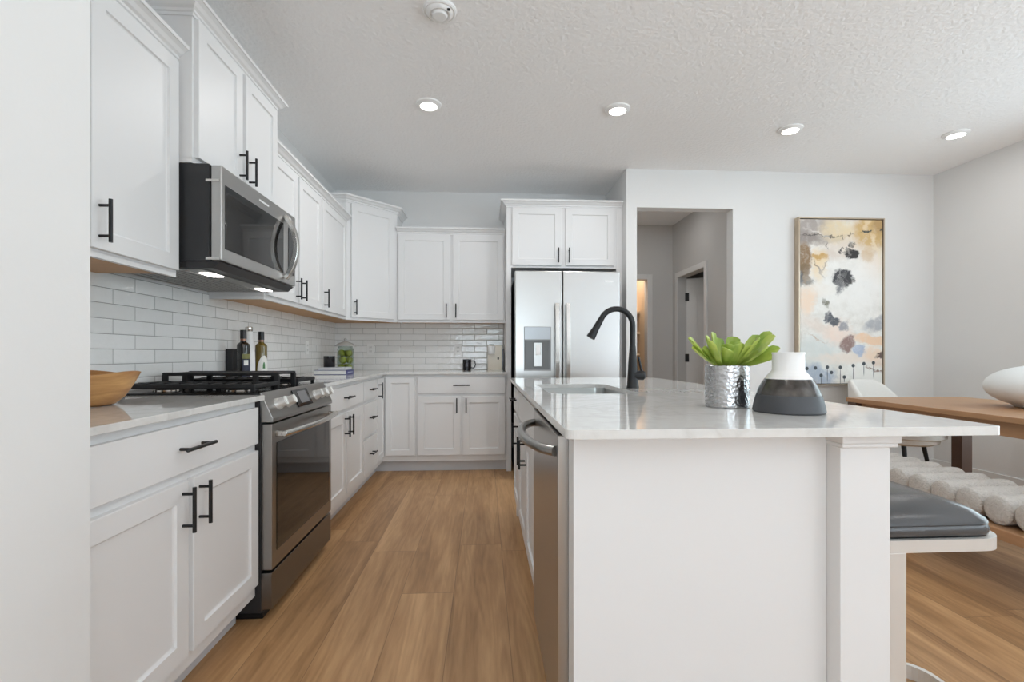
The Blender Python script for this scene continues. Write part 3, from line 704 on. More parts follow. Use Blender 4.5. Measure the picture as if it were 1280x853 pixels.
# burners and grates
for x, y, r in ((-1.05, 2.16, .05), (-1.36, 2.16, .042), (-1.05, 2.61, .06), (-1.36, 2.61, .042), (-1.2, 2.384, .05)):
    MB().lathe([(r, 0), (r, .01), (r*.75, .012), (r*.75, .02), (r*.6, .024), (0, .024)], (x, y, .922), 28).build('burner', M['iron'], t, smooth=True, world=True)
    MB().lathe([(r*1.25, 0), (r*1.2, .004), (r*1.02, .006), (r*1.02, 0)], (x, y, .922), 28).build('burner_ring', M['chrome'], t, smooth=True, world=True)
def grate(y0, y1):
    g = MB(); x0, x1, zt, th = -1.475, -.935, .955, .012
    for y in (y0, y1): g.box(x0, x1, y-.007, y+.007, zt-.018, zt, bev=.003)
    for x in (x0+.007, x1-.007, (x0+x1)/2): g.box(x-.007, x+.007, y0, y1, zt-.018, zt, bev=.003)
    for i in range(1, 9):
        x = x0+(x1-x0)*i/9
        g.box(x-.005, x+.005, y0, y0+.085, zt-.014, zt+.002, bev=.002); g.box(x-.005, x+.005, y1-.085, y1, zt-.014, zt+.002, bev=.002)
    g.box(x0, x1, (y0+y1)/2-.005, (y0+y1)/2+.005, zt-.014, zt+.002, bev=.002)
    for x in (x0+.012, x1-.012, (x0+x1)/2):
        for y in (y0+.002, y1-.002): g.box(x-.008, x+.008, y-.008, y+.008, .9222, zt-.01, bev=.002)
    return g.build('grate', M['iron'], t, world=True)
grate(2.04, 2.27); grate(2.50, 2.73)
g = MB()
g.box(-1.455, -.95, 2.285, 2.485, .984, .992, bev=.003)
for y in (2.288, 2.482): g.box(-1.46, -.945, y-.008, y+.008, .979, .995, bev=.005)
for x in (-1.45, -1.36, -1.05, -.955):
    for y in (2.288, 2.482): g.box(x-.012, x+.012, y-.008, y+.008, .9222, .983, bev=.003)
g.build('griddle', M['iron'], t, world=True)

# ------------------------------------------------------------------ microwave
t = thing('microwave', 'stainless over-the-range microwave with curved handle', 'microwave', (-1.3, 2.384, 1.43))
B('microwave_case', 'case', XL+.01, -1.1, 2.003, 2.766, 1.452, 1.843)
B('vent_recess', 'gap', -1.1005, -1.094, 2.006, 2.763, 1.462, 1.838, bevel=0)
dm = MB().box(-1.093, -1.052, 2.004, 2.765, 1.455, 1.838, bev=.004).build('microwave_door', M['steel'], t, world=True)
box(-1.0525, -1.0495, 2.03, 2.60, 1.505, 1.765).build('door_window', M['glassblack'], dm, world=True, bevel=.001)
pts = []
for i in range(21):
    u = i/20; pts.append((-1.046+.055*math.sin(PI*u)**.8, 2.617, 1.478+u*.33))
MB().tube(pts, 1, flat=(.012, .016), up=(1, 0, 0)).build('microwave_handle', M['chrome'], dm, smooth=True, world=True, bevel=.003)
box(-1.0525, -1.0495, 2.665, 2.748, 1.51, 1.76).build('keypad', M['display'], dm, world=True)
box(-1.052, -1.051, 2.33, 2.43, 1.797, 1.806).build('badge', M['whiteplastic'], dm, world=True)
for z in (1.775, 1.462): box(-1.112, -1.06, 1.9995, 2.0035, z-.005, z+.005).build('hinge', M['chrome'], t, world=True)
MB().prism([(XL+.012, 1.4515), (-1.06, 1.4515), (-1.09, 1.425), (XL+.012, 1.425)], 'y', 2.01, 2.76).build('vent_hood', M['case'], t, world=True)
B('filter_panel', 'greyplastic', XL+.03, -1.14, 2.03, 2.74, 1.4215, 1.4248)
for a, b in ((2.05, 2.375), (2.395, 2.72)):
    f = MB()
    for i in range(9):
        x = XL+.06+i*.03; f.box(x, x+.012, a, b, 1.4195, 1.4213)
    f.build('filter', M['greyplastic'], t, world=True)
M['hoodlamp'] = emit('hood_lamp', (255, 252, 246), 9)
for y in (2.11, 2.60): B('task_lamp', 'hoodlamp', -1.2, -1.15, y, y+.1, 1.4185, 1.4212, bevel=0)

# ------------------------------------------------------------------ refrigerator
t = thing('refrigerator', 'stainless french-door refrigerator with ice dispenser', 'refrigerator', (.714, 4.6, 0))
FY, FX0, FX1, FM = 4.105, .262, 1.166, .668; FT = 1.789
B('refrigerator_body', 'case', FX0+.01, FX1-.01, FY+.07, 4.98, .03, 1.755)
def fdoor(x0, x1, z0, z1): return MB().box(x0, x1, FY, FY+.065, z0, z1, bev=.006).build('door', M['steel'], t, world=True)
d1 = fdoor(FX0, FM-.0045, .74, FT); d2 = fdoor(FM+.0045, FX1, .74, FT)
dr = MB().box(FX0, FX1, FY, FY+.065, .06, .728, bev=.006).build('freezer_drawer', M['steel'], t, world=True)
def fh(x, par):
    pts = []
    for i in range(13):
        u = i/12; pts.append((x, FY-.035-.022*math.sin(PI*u), .80+u*.71))
    m_ = MB().tube(pts, 1, flat=(.009, .017), up=(0, -1, 0))
    for z in (.82, 1.49): m_.box(x-.014, x+.014, FY-.04, FY+.001, z-.018, z+.018)
    return m_.build('door_handle', M['chrome'], par, smooth=True, world=True, bevel=.003)
fh(.618, d1); fh(.712, d2)
m_ = MB().tube([(FX0+.1, FY-.05, .66), (FX1-.1, FY-.05, .66)], 1, flat=(.017, .009), up=(0, 0, 1))
for x in (FX0+.12, FX1-.12): m_.box(x-.018, x+.018, FY-.05, FY+.001, .646, .674)
m_.build('door_handle', M['chrome'], dr, world=True, bevel=.003)
dsp = MB().box(.338, .571, FY-.004, FY+.0, .935, 1.312, bev=.002).build('dispenser', M['steeldark'], d1, world=True)
M['dispdark'] = mat('dispenser_recess', (92, 91, 90), .3, .7, var=.1)
M['disppanel'] = mat('dispenser_panel', (160, 163, 166), .3, .8)
# nested deeper pieces belong to the door (thing > part > sub-part)
MB().box(.343, .566, FY-.0065, FY-.0042, 1.205, 1.307, bev=.001).build('dispenser_display', M['disppanel'], d1, world=True)
MB().prism([(.343, FY-.0045), (.566, FY-.0045), (.552, FY-.0065), (.357, FY-.0065)], 'z', .945, 1.198).build('dispenser_recess', M['dispdark'], d1, world=True)
box(.421, .492, FY-.014, FY-.0066, .972, 1.175, bev=.003).build('dispenser_paddle', M['steel'], d1, world=True)
box(.437, .476, FY-.018, FY-.0142, 1.07, 1.158, bev=.002).build('paddle_insert', M['whiteplastic'], d1, world=True)
box(1.035, 1.108, FY-.002, FY+.0005, 1.698, 1.712).build('badge', M['whiteplastic'], d2, world=True)
box(FX0+.02, FX1-.02, FY+.02, FY+.06, .0, .055).build('base_grille', M['black'], t, world=True)

# ------------------------------------------------------------------ island
IX, IY0, IY1 = .215, 1.145, 3.24
def isl(label, y1, w, layout, name='island_cabinet'):
    tt = thing(name, label, 'cabinet', (IX, y1, 0), -PI/2, 'island cabinets')
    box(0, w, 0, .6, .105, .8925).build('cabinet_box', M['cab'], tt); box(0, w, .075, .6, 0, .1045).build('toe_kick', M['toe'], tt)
    layout(tt, w); return tt
def sink_layout(tt, w):
    front(tt, 'false', RV, w-RV, .722, .866)
    front(tt, 'door', RV, w/2-.0125, .158, .694, handle=(w/2-.0425, .612, True)); front(tt, 'door', w/2+.0125, w-RV, .158, .694, handle=(w/2+.0425, .612, True))
def narrow_layout(tt, w):
    front(tt, 'drawer', RV, w-RV, .722, .866, handle=(w/2, .80, False))
    front(tt, 'door', RV, w-RV, .158, .694, handle=(w-RV-.03, .612, True))
# the sink bowl hangs in the cabinet, so the cabinet under it is an open box
tt = thing('island_cabinet', 'white two-door sink cabinet on the aisle side of the island', 'cabinet', (IX, 2.735, 0), -PI/2, 'island cabinets'); w = .913
MB().box(0, w, 0, .019, .105, .8925).box(0, .016, .019, .6, .105, .8925).box(w-.016, w, .019, .6, .105, .8925).box(.016, w-.016, .019, .6, .105, .12).box(.016, w-.016, .588, .6, .12, .8925).build('cabinet_box', M['cab'], tt)
box(0, w, .075, .6, 0, .1045).build('toe_kick', M['toe'], tt); sink_layout(tt, w)
isl('narrow white drawer-over-door cabinet at the far end of the island', 3.194, .457, narrow_layout)
t = thing('kitchen_island', 'white island end panel with square corner post under the overhang', 'island', (.6, 1.2, 0))
B('end_panel', 'cab', .213, .8425, 1.145, 1.2145, 0, .8932, bevel=.0015)
B('back_panel', 'cab', .8175, .935, 1.215, 3.24, 0, .8932)
B('far_panel', 'cab', .215, .8172, 3.1955, 3.24, 0, .8932)
B('corner_post', 'cab', .843, .967, 1.10, 1.222, 0, .8575, bevel=.0015)
B('post_cap', 'cab', .8385, .984, 1.086, 1.238, .868, .8932, bevel=.002)
MB().prism([(.841, 1.09), (.98, 1.09), (.98, 1.234), (.841, 1.234)], 'z', .8577, .8678).build('cap_bead', M['cab'], t, world=True, bevel=.003)
# worktop with sink cut-out
o = MB().plate(rrect(.178, 1.189, 1.038, 3.325, .022), [rrect(.277, .655, 1.985, 2.635, .055, 8)], .8935, .914).build('countertop', M['quartz'], bevel=.002, loc=(.6, 2, .8935))
tag(o, 'large white quartz island worktop holding the sink and faucet', 'countertop')
# sink
t = thing('sink', 'undermount stainless sink set into the island worktop', 'sink', (.466, 2.31, .66))
s_ = MB(); loops = []
for (o_, z, r) in ((.02, .893, .06), (0.003, .893, .055), (-.003, .72, .05), (-.025, .69, .04)):
    lp = rrect(.277-o_, .655+o_, 1.985-o_, 2.635+o_, r, 8); loops.append([s_.bm.verts.new((x, y, z)) for x, y in lp])
for a, b in zip(loops, loops[1:]):
    for j in range(len(a)): s_.bm.faces.new((a[j], a[(j+1) % len(a)], b[(j+1) % len(a)], b[j]))
s_.bm.faces.new(loops[-1])
so = s_.build('bowl', M['steel'], t, smooth=True, world=True)
sm_ = so.modifiers.new('solid', 'SOLIDIFY'); sm_.thickness = .0012; sm_.offset = -1 if False else 0
MB().lathe([(.045, .0), (.044, .003), (.03, .001), (0, .001)], (.466, 2.31, .691), 28).build('drain', M['chrome'], t, smooth=True, world=True)
# faucet
t = thing('faucet', 'matte black pull-down gooseneck faucet beside the island sink', 'faucet', (.718, 2.305, .914))
MB().lathe([(.03, 0), (.03, .006), (.0275, .012), (.024, .07), (.0205, .13), (.0165, .18), (.0145, .205), (0, .205)], n=32).build('faucet_base', M['black'], t, smooth=True)
pts = [(0, 0, .2), (0, 0, .26), (.0, 0, .3)]
ca = (-.080, .303); R_ = .080
for i in range(1, 17):
    a = math.radians(i*155/16); pts.append((ca[0]+R_*math.cos(a), 0, ca[1]+R_*math.sin(a)))
e = Vector(pts[-1]); dv = (Vector(pts[-1])-Vector(pts[-2])).normalized()
MB().tube(pts+[tuple(e+dv*.01)], .0135, n=18).build('spout', M['black'], t, smooth=True)
p0 = e+dv*.008
MB().tube([p0, p0+dv*.03, p0+dv*.05, p0+dv*.098, p0+dv*.10], [.0145, .0155, .0165, .022, .0205], n=20).build('spray_head', M['black'], t, smooth=True)
MB().tube([(0, -.004, .062), (.05, -.004, .062), (.056, -.004, .062)], [.0225, .0235, .019], n=24).tube([(.044, -.004, .08), (.037, -.002, .11), (.03, 0, .15)], [.0065, .006, .005], n=10).build('lever', M['black'], t, smooth=True)
# dishwasher
t = thing('dishwasher', 'stainless dishwasher with bowed handle at the near end of the island', 'dishwasher', (.5, 1.518, 0))
B('dishwasher_body', 'case', .2175, .8, 1.2215, 1.8195, .05, .87)
dd = MB().box(.186, .2165, 1.2195, 1.8155, .1, .872, bev=.003).build('dishwasher_door', M['steel'], t, world=True)
B('control_strip', 'black', .1885, .2165, 1.2195, 1.8155, .8722, .8752, bevel=0)
pts = []
for i in range(21):
    u = i/20; pts.append((.184-.066*math.sin(PI*u)**.6, 1.252+u*.53, .826))
hm = MB().tube(pts, .0135, n=16)
hm.build('dishwasher_handle', M['steelmid'], dd, smooth=True, world=True)
B('kick_plate', 'black', .23, .26, 1.2215, 1.8195, 0, .0495, bevel=0)

# ------------------------------------------------------------------ things on the island
t = thing('potted_succulent', 'green succulent with strap leaves in a hammered silver pot', 'plant', (.762, 1.478, .914))
PR, PH = .0655, .131
MB().lathe([(0, 0), (PR-.003, 0), (PR, .003), (PR, PH-.002), (PR-.002, PH), (PR-.004, PH-.002), (PR-.004, PH-.03), (0, PH-.03)], n=64).build('pot', M['hammered'], t, smooth=True)
MB().lathe([(0, PH-.029), (PR-.0045, PH-.029), (PR-.0045, PH-.02), (.02, PH-.008), (0, PH-.006)], n=32).build('moss', M['soil'], t, smooth=True)
def leaf(az, tilt0, tilt1, L_, wd, r0=.012, tw=0):
    m_ = MB(); n_, q = 14, 9; p = Vector((r0, 0, 0)); rows = []
    for i in range(n_+1):
        u = i/n_; a = math.radians(tilt0+(tilt1-tilt0)*u)
        d_ = Vector((math.cos(a), 0, math.sin(a))); nrm = Vector((-math.sin(a), 0, math.cos(a)))
        wv = wd*(.34+.66*min(1, u*1.3)**.9)*(1 if u < .88 else math.sqrt(max(0, 1-((u-.88)/.126)**2)))
        th = .0042*(1-.5*u)
        ring = []
        for j in range(q*2):
            b = 2*PI*j/(q*2); x_ = math.cos(b); y_ = math.sin(b)
            cup = .22*wv*(x_*x_)
            ring.append(m_.bm.verts.new(p+Vector((0, 1, 0))*(x_*wv*.5)+nrm*(y_*th*(.5+.5*abs(y_))+cup)))
        rows.append(ring); p = p+d_*(L_/n_)
    for A, C in zip(rows, rows[1:]):
        for j in range(q*2): m_.bm.faces.new((A[j], A[(j+1) % (q*2)], C[(j+1) % (q*2)], C[j]))
    m_.bm.faces.new(rows[0][::-1]); m_.bm.faces.new(rows[-1])
    m_.bm.transform(Matrix.Translation((0, 0, PH-.012)) @ Matrix.Rotation(math.radians(az), 4, 'Z') @ Matrix.Rotation(math.radians(tw), 4, 'X'))
    return m_.build('leaf', M['leaf'], t, smooth=True, angle=60)
for a in ((178, 30, 52, .180, .036), (186, 24, 40, .160, .038), (198, 30, 58, .150, .040), (160, 40, 66, .105, .040), (222, 32, 60, .098, .042), (148, 58, 84, .128, .026), (135, 66, 92, .122, .034), (240, 44, 74, .092, .042),
          (262, 48, 82, .098, .042), (285, 42, 74, .095, .044), (95, 60, 84, .105, .044), (305, 34, 62, .098, .044), (325, 24, 50, .130, .044), (60, 56, 74, .115, .042),
          (350, 34, 60, .160, .038), (14, 40, 66, .165, .040), (32, 50, 70, .14, .040), (338, 16, 34, .140, .040), (2, 22, 42, .155, .036), (318, 40, 58, .135, .036)):
    leaf(*a, tw=34*math.cos(math.radians(a[0]))*(1 if abs(math.sin(math.radians(a[0]))) < .7 else .3)+random.uniform(-8, 8))
t = thing('vase', 'squat white vase with dark glazed band beside the silver pot', 'vase', (.868, 1.335, .914))
MB().lathe([(0, 0), (.09, 0), (.093, .004), (.0905, .02), (.086, .038), (.0825, .05), (.08, .05), (0, .05)], n=64).build('matte_foot', M['ceramicgrey'], t, smooth=True)
MB().lathe([(.0805, .0502), (.0825, .0502), (.077, .066), (.069, .082), (.061, .0945), (.059, .0945), (0.05, .0945)], n=64).build('glazed_band', M['glaze'], t, smooth=True)
MB().lathe([(.055, .0947), (.061, .0947), (.052, .106), (.0445, .1145), (.0415, .12), (.041, .162), (.0425, .168), (.0415, .17), (.038, .168), (.037, .12), (.03, .112)], n=64).build('vase_neck', M['ceramicwhite'], t, smooth=True)

# ------------------------------------------------------------------ things on the back counters
def wob(r, z, a):
    return (r*(1+(.04*math.sin(2*a+.7)+.03*math.sin(3*a))*(z/.12)), z*(1+.07*math.sin(3*a+1.2)*(z/.12)**2))
o = MB().lathe([(0, 0), (.07, 0), (.085, .004), (.108, .026), (.126, .06), (.143, .104), (.137, .105), (.119, .062), (.1, .032), (.07, .014), (0, .012)], (-1.28, 1.615, .9142), 64, wob=wob).build('wooden_bowl', M['bowlwood'], smooth=True, loc=(-1.28, 1.615, .9142))
tag(o, 'deep wooden bowl with wavy rim on the near counter', 'bowl')
def bottle(name, label, x, y, glass, s=1):
    tt = thing(name, label, 'bottle', (x, y, .914), 0, 'oil bottles beside the range')
    MB().lathe([(0, 0), (.032*s, 0), (.034*s, .004), (.034*s, .212), (.032*s, .222), (.024*s, .229), (.0165*s, .235), (.0155*s, .242), (0, .242)], n=32).build('bottle_body', M[glass], tt, smooth=True)
    MB().lathe([(.0162*s, .2425), (.0162*s, .253), (0, .253)], n=24).build('neck_band', M['copper'], tt, smooth=True)
    MB().lathe([(.0175*s, .2535), (.0172*s, .302), (.0165*s, .305), (0, .305)], n=24).build('bottle_cap', M['cap'], tt, smooth=True)
    return tt
def wrap(tt, name, m, r, z0, z1, a0, a1, top=None):
    mb = MB(); n_ = 14; rows = []
    for i in range(n_+1):
        u = i/n_; a = math.radians(a0+(a1-a0)*u); zt = z1 if top is None else z0+(z1-z0)*math.sqrt(max(0, 1-(2*u-1)**2))
        rows.append([mb.bm.verts.new((q*math.cos(a), q*math.sin(a), z)) for q, z in ((r, z0), (r+.0008, z0), (r+.0008, max(zt, z0+.001)), (r, max(zt, z0+.001)))])
    for A, C in zip(rows, rows[1:]):
        for j in range(4): mb.bm.faces.new((A[j], A[(j+1) % 4], C[(j+1) % 4], C[j]))
    mb.bm.faces.new(rows[0]); mb.bm.faces.new(rows[-1])
    return mb.build(name, M[m], tt, smooth=True)
b1 = bottle('olive_oil_bottle', 'dark glass oil bottle with navy label, left of the white bottle', -1.40, 2.90, 'bottledark')
wrap(b1, 'bottle_label', 'labelnavy', .0342, .03, .135, -75, 20); wrap(b1, 'bottle_label', 'labelolive', .0342, .137, .165, -75, 20); wrap(b1, 'emblem', 'labelwhite', .0352, .1, .13, -60, -20)
b2 = bottle('olive_oil_bottle', 'golden oil bottle with white leaf label, right of the white bottle', -1.395, 3.115, 'bottlegold')
wrap(b2, 'bottle_label', 'labelwhite', .0342, .02, .155, -110, 35, True); wrap(b2, 'leaf_print', 'labelgreen', .0352, .075, .115, -52, -28, True)
t = thing('white_bottle', 'tall slim white bottle between the two oil bottles', 'bottle', (-1.43, 3.03, .914))
MB().lathe([(0, 0), (.033, 0), (.035, .004), (.034, .14), (.028, .2), (.023, .26), (.021, .302), (0, .302)], n=32).build('bottle_body', M['ceramicwhite'], t, smooth=True)
MB().lathe([(.02, .3025), (.0215, .306), (.0215, .326), (.018, .33), (0, .33)], n=24).build('bottle_cap', M['chrome'], t, smooth=True)
o = box(-1.518, -1.478, 2.935, 3.0, .9142, 1.11, bev=.004).build('black_block', M['case'], loc=(-1.498, 2.96, .9142)); tag(o, 'flat black block leaning place behind the dark oil bottle', 'tin'); o['label'] = 'flat black block standing behind the dark oil bottle'  # plain black block filling the dark strip beside the bottle
# books, mug, jar
def book(name, label, x0, x1, y0, y1, z0, z1, cover):
    tt = thing(name, label, 'book', ((x0+x1)/2, (y0+y1)/2, z0), 0, 'books on the corner counter')
    MB().box(x0, x1, y0, y1, z0, z0+.003).box(x0, x1, y0, y1, z1-.003, z1).box(x1-.003, x1, y0, y1, z0+.003, z1-.003).build('cover', M[cover], tt, world=True, bevel=.001)
    box(x0+.004, x1-.0035, y0+.003, y1-.004, z0+.0031, z1-.0031).build('pages', M['paper'], tt, world=True)
    return tt
bk = book('book', 'thick navy book at the bottom of the corner stack', -1.345, -1.09, 3.9, 4.11, .9142, .951, 'navy')
for i, y in enumerate((3.95, 3.985, 4.02, 4.06)):
    box(-1.0899, -1.0892, y-.009, y+.009, .929, .936).build('spine_print', M['whitecover'], bk, world=True)
book('book', 'thin pale book on top of the navy book', -1.32, -1.105, 3.92, 4.11, .9512, .972, 'whitecover')
o = thing('candle_holder', 'black round candle jar standing on the stacked books', 'candle', (-1.26, 4.02, .9722))
MB().lathe([(0, 0), (.043, 0), (.045, .003), (.045, .09), (.042, .09), (.041, .07), (0, .07)], n=40).build('jar_body', M['mug'], o, smooth=True)
MB().lathe([(0, .0701), (.0405, .0701), (.04, .074), (0, .074)], n=32).build('wax', M['cream'], o)
t = thing('apple_jar', 'lidded glass jar of green apples behind the books', 'jar', (-1.28, 4.55, .914))
MB().lathe([(0, 0), (.07, 0), (.074, .004), (.074, .21), (.066, .225), (.063, .235), (.06, .235), (.063, .222), (.071, .208), (.071, .006), (0, .006)], n=48).build('jar_body', M['glass'], t, smooth=True)
MB().lathe([(.093, .2355), (.094, .242), (.06, .265), (.02, .28), (.01, .284), (.012, .29), (.014, .302), (.008, .31), (0, .311)], n=48).build('lid', mat('glass_lid', (176, 178, 176), .08, var=.05), t, smooth=True)
for i, (ax, ay, az) in enumerate(((.036, -.02, .043), (-.034, -.02, .043), (.0, .036, .043), (.03, .022, .108), (-.012, -.035, .108), (-.035, .024, .11), (.036, -.016, .172), (-.03, -.022, .173), (0, .036, .17))):
    a_ = MB().lathe([(0, -.028), (.014, -.034), (.028, -.024), (.036, 0), (.032, .02), (.018, .031), (.006, .028), (0, .022)], n=24).cyl((0, 0, .02), (.003, 0, .036), .0012, n=6)
    ob = a_.build('apple', M['apple'], smooth=True); ob.location = (-1.28+ax, 4.55+ay, .914+az); ob.rotation_euler = (random.uniform(-.5, .5), random.uniform(-.5, .5), 0); ob.scale = (.9,)*3
    tag(ob, 'green apple inside the lidded glass jar', 'apple', 'apples in the glass jar')
t = thing('coffee_mug', 'black mug with its handle turned right, beside the coffee maker', 'mug', (-.172, 4.86, .914))
MB().lathe([(0, 0), (.039, 0), (.042, .003), (.043, .112), (.040, .112), (.039, .008), (0, .008)], n=40).build('mug_body', M['mug'], t, smooth=True)
MB().tube([(.041, 0, .092), (.06, 0, .097), (.078, 0, .088), (.084, 0, .062), (.077, 0, .034), (.06, 0, .024), (.041, 0, .028)], .0055, n=10).build('handle', M['mug'], t, smooth=True)
box(-.012, .014, -.0445, -.0432, .035, .075, bev=.0005).build('print', mat('mug_print', (70, 70, 78), .4), t)
t = thing('coffee_maker', 'cream pod coffee maker at the right end of the back counter', 'coffee maker', (.106, 4.84, .914))
MB().box(-.072, .072, -.055, .15, .012, .25, bev=.012).build('machine_body', M['cream'], t, smooth=True)
MB().box(-.074, .074, -.11, .15, 0, .012, bev=.004).build('drip_base', M['cream'], t)
MB().lathe([(0, 0), (.034, 0), (.036, .004), (.036, .075), (.033, .08), (0, .08)], (-.034, -.062, .165), 32).build('brew_head', M['whiteplastic'], t, smooth=True)
MB().lathe([(.02, .0), (.026, .004), (.026, .01), (0, .012)], (-.034, -.02, .2502), 24).build('lid_button', M['steeldark'], t, smooth=True)
box(.024, .04, -.058, -.0552, .11, .132, bev=.001).build('power_button', M['gap'], t)
MB().box(.076, .086, -.02, .15, .002, .22, bev=.004).build('water_tank', M['bottledark'], t)
def outlet(label, loc, rz):
    tt = thing('wall_outlet', label, 'outlet', loc, rz, 'white wall outlets')
    box(-.036, .036, -.006, 0, -.058, .058, bev=.002).build('cover_plate', M['whiteplastic'], tt)
    for z in (-.02, .02):
        f = box(-.017, .017, -.0085, -.0062, z-.014, z+.014, bev=.001).build('receptacle', M['trim'], tt)
        MB().box(-.008, -.006, -.0088, -.0084, z-.004, z+.006).box(.006, .008, -.0088, -.0084, z-.004, z+.006).build('slot', M['gap'], f)
outlet('white wall outlet beside the apple jar on the back tiles', (-1.165, YB-TILE, 1.127), 0)
outlet('white wall outlet above the black mug on the back tiles', (-.272, YB-TILE, 1.127), 0)
outlet('white wall outlet on the left wall tiles before the corner', (XL+TILE, 4.248, 1.132), PI/2)

# ------------------------------------------------------------------ dining side
t = thing('painting', 'framed abstract painting on the dining wall', 'painting', (2.862, YD-.003, .79))
PW_, PH_ = .822, 1.54
MB().box(0, .012, -.062, 0, 0, PH_).box(PW_-.012, PW_, -.062, 0, 0, PH_).box(.012, PW_-.012, -.062, 0, 0, .012).box(.012, PW_-.012, -.062, 0, PH_-.012, PH_).build('picture_frame', M['frame'], t, bevel=.001)
box(.012, PW_-.012, -.012, -.001, .012, PH_-.012).build('shadow_gap', M['gap'], t)
box(.019, PW_-.019, -.054, -.0125, .019, PH_-.019).build('canvas', painting_mat(PW_, PH_), t)
t = thing('dining_table', 'long wooden dining table to the right of the island', 'table', (3.25, 2.45, 0))
B('tabletop', 'walnut', 2.78, 3.72, 1.35, 3.568, .713, .745, bevel=.003)
for a in ((2.83, 2.855, 1.42, 3.5), (3.645, 3.67, 1.42, 3.5), (2.855, 3.645, 1.42, 1.445), (2.855, 3.645, 3.475, 3.5)): B('apron', 'walnut', a[0], a[1], a[2], a[3], .63, .7128)
for x in (2.787, 3.628):
    for y in (1.36, 3.476): B('leg', 'shadewood', x, x+.085, y, y+.085, 0, .7127, bevel=.003)
t = thing('bench', 'wooden bench topped with a row of cream boucle rolls', 'bench', (2.46, 2.2, 0))
B('bench_board', 'walnut', 2.235, 2.685, 1.28, 3.0, .27, .318, bevel=.004)
for x in (2.27, 2.59):
    for y in (1.36, 2.86): B('leg', 'walnut', x, x+.06, y, y+.06, 0, .2698)
RR = .066; yy = 2.935
while yy > 1.3:
    rl = MB(); prof = [(-.19, .0), (-.19, .035), (-.186, .052), (-.174, .063), (-.15, RR), (.15, RR), (.174, .063), (.186, .052), (.19, .035), (.19, 0)]
    rl.lathe([(max(r, 0), x) for x, r in prof], n=28)
    rl.bm.transform(Matrix.Translation((2.455, yy, .318+RR+.0005)) @ Matrix.Rotation(PI/2, 4, 'Y'))
    rl.build('cushion_roll', M['boucle'], t, smooth=True, world=True); yy -= .1305
# barrel chair at the table end
t = thing('dining_chair', 'white upholstered barrel chair at the far end of the table', 'chair', (3.43, 3.885, 0), math.radians(24))
mb = MB(); n_ = 36; rows = []
for i in range(n_+1):
    a = math.radians(-118+236*i/n_); u = abs(a)/math.radians(118)
    zt = .55+.305*(.5+.5*math.cos(PI*max(0, min(1, (u-.26)/.74))))
    ro, ri = .305, .262
    c_, s__ = math.cos(a+PI/2), math.sin(a+PI/2)
    rm = (ro+ri)/2
    pr = [(ri-.01, .40), (ro-.03, .38), (ro-.01, .42), (ro, zt-.03), (ro-.008, zt-.006), (rm, zt), (ri+.006, zt-.008), (ri, zt-.03)]
    rows.append([mb.bm.verts.new((c_*r, s__*r, z)) for r, z in pr])
for A, C in zip(rows, rows[1:]):
    for j in range(8): mb.bm.faces.new((A[j], A[(j+1) % 8], C[(j+1) % 8], C[j]))
mb.bm.faces.new(rows[0][::-1]); mb.bm.faces.new(rows[-1])
mb.build('backrest', M['whitefabric'], t, smooth=True, angle=50)
MB().lathe([(0, .40), (.24, .40), (.258, .41), (.258, .45), (.245, .47), (.2, .478), (0, .48)], (0, -.1, 0), n=48).build('seat', M['whitefabric'], t, smooth=True)
MB().lathe([(0, .345), (.19, .345), (.232, .365), (.24, .3998), (0, .3998)], (0, -.08, 0), n=48).build('seat_frame', M['whitefabric'], t, smooth=True)
for sx in (-1, 1):
    for sy in (-1, 1): MB().cyl((sx*.15, sy*.15, .364), (sx*.2, sy*.2, 0), .018, .011, n=14).build('leg', M['black'], t, smooth=True)
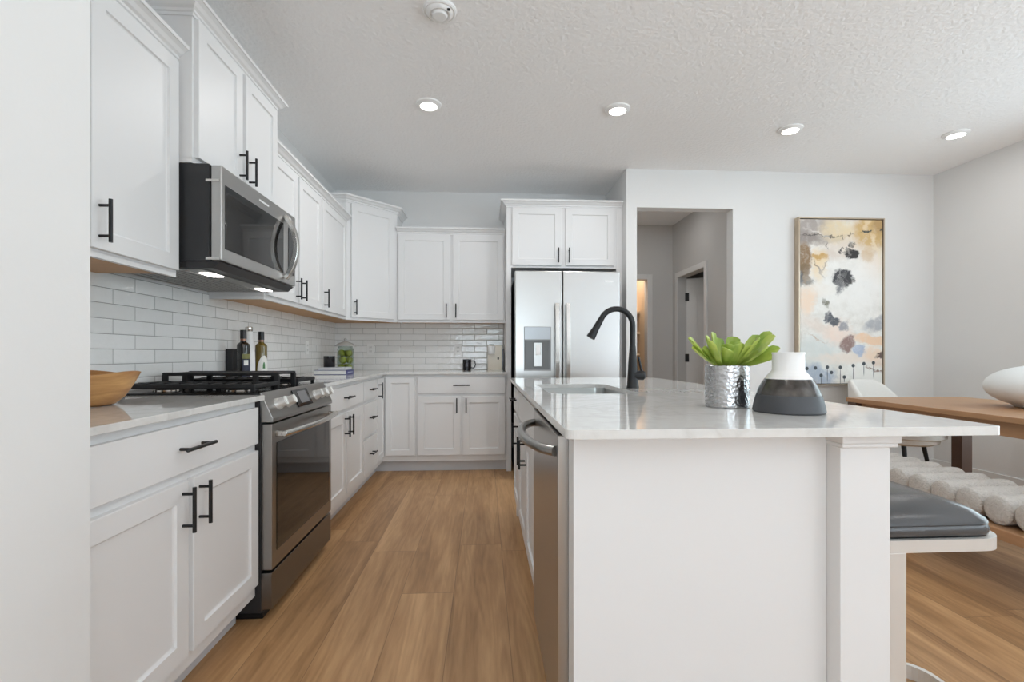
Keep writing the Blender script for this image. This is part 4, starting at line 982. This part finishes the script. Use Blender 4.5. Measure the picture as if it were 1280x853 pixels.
o = MB().lathe([(0, 0), (.1, 0), (.125, .004)]+[(.268*math.cos(math.radians(a)), .132+.132*math.sin(math.radians(a))) for a in range(-58, 70, 6)]+[(.075, .262), (.068, .258), (.09, .25), (.14, .235), (.0, .06)], (3.43, 2.78, .7452), 64).build('round_vase', M['bowlwhite'], smooth=True, loc=(3.43, 2.78, .7452))
tag(o, 'large milky white rounded vase on the dining table', 'vase')
# counter stool tucked under the overhang
t = thing('counter_stool', 'grey leather counter stool with flat steel frame at the island end', 'stool', (1.15, 1.35, 0))
SX0, SX1, SY0, SY1 = .978, 1.335, 1.148, 1.54
def ringplate(z0, z1, x0, x1, y0, y1, th, r):
    return MB().plate(rrect(x0, x1, y0, y1, [r, .004, .004, r], 8), [rrect(x0+th, x1-th, y0+th, y1-th, [r-th*.6, .004, .004, r-th*.6], 8)], z0, z1)
ringplate(.582, .613, SX0+.03, SX1, SY0, SY1, .014, .07).build('seat_frame', M['palemetal'], t, world=True, bevel=.001)
ringplate(0, .045, SX0+.03, 1.45, SY0, SY1+.02, .014, .09).build('base_frame', M['palemetal'], t, world=True, bevel=.001)
for y in (SY0, SY1-.014): B('leg', 'palemetal', SX0+.03, SX0+.074, y, y+.014, .0452, .5818, bevel=.001)
box(SX0+.035, SX1-.045, SY0+.02, SY1-.02, .585, .6125).build('seat_pan', M['case'], t, world=True)
cu = MB(); rows = []
x0, x1, y0, y1 = SX0+.012, SX1-.02, SY0+.006, SY1-.006
for (o_, z) in ((.012, .6135), (.002, .619), (0, .632), (.004, .643), (.002, .646), (.006, .655), (.03, .675), (.07, .69), (.12, .697)):
    rows.append([cu.bm.verts.new((x, y, z)) for x, y in rrect(x0+o_, x1-o_, y0+o_, y1-o_, [max(.055-o_*.3, .012), .02, .02, max(.055-o_*.3, .012)], 6)])
for A, C in zip(rows, rows[1:]):
    for j in range(len(A)): cu.bm.faces.new((A[j], A[(j+1) % len(A)], C[(j+1) % len(A)], C[j]))
cu.bm.faces.new(rows[0][::-1]); cu.bm.faces.new(rows[-1])
cu.build('seat_cushion', M['leather'], t, world=True, smooth=True, angle=40)
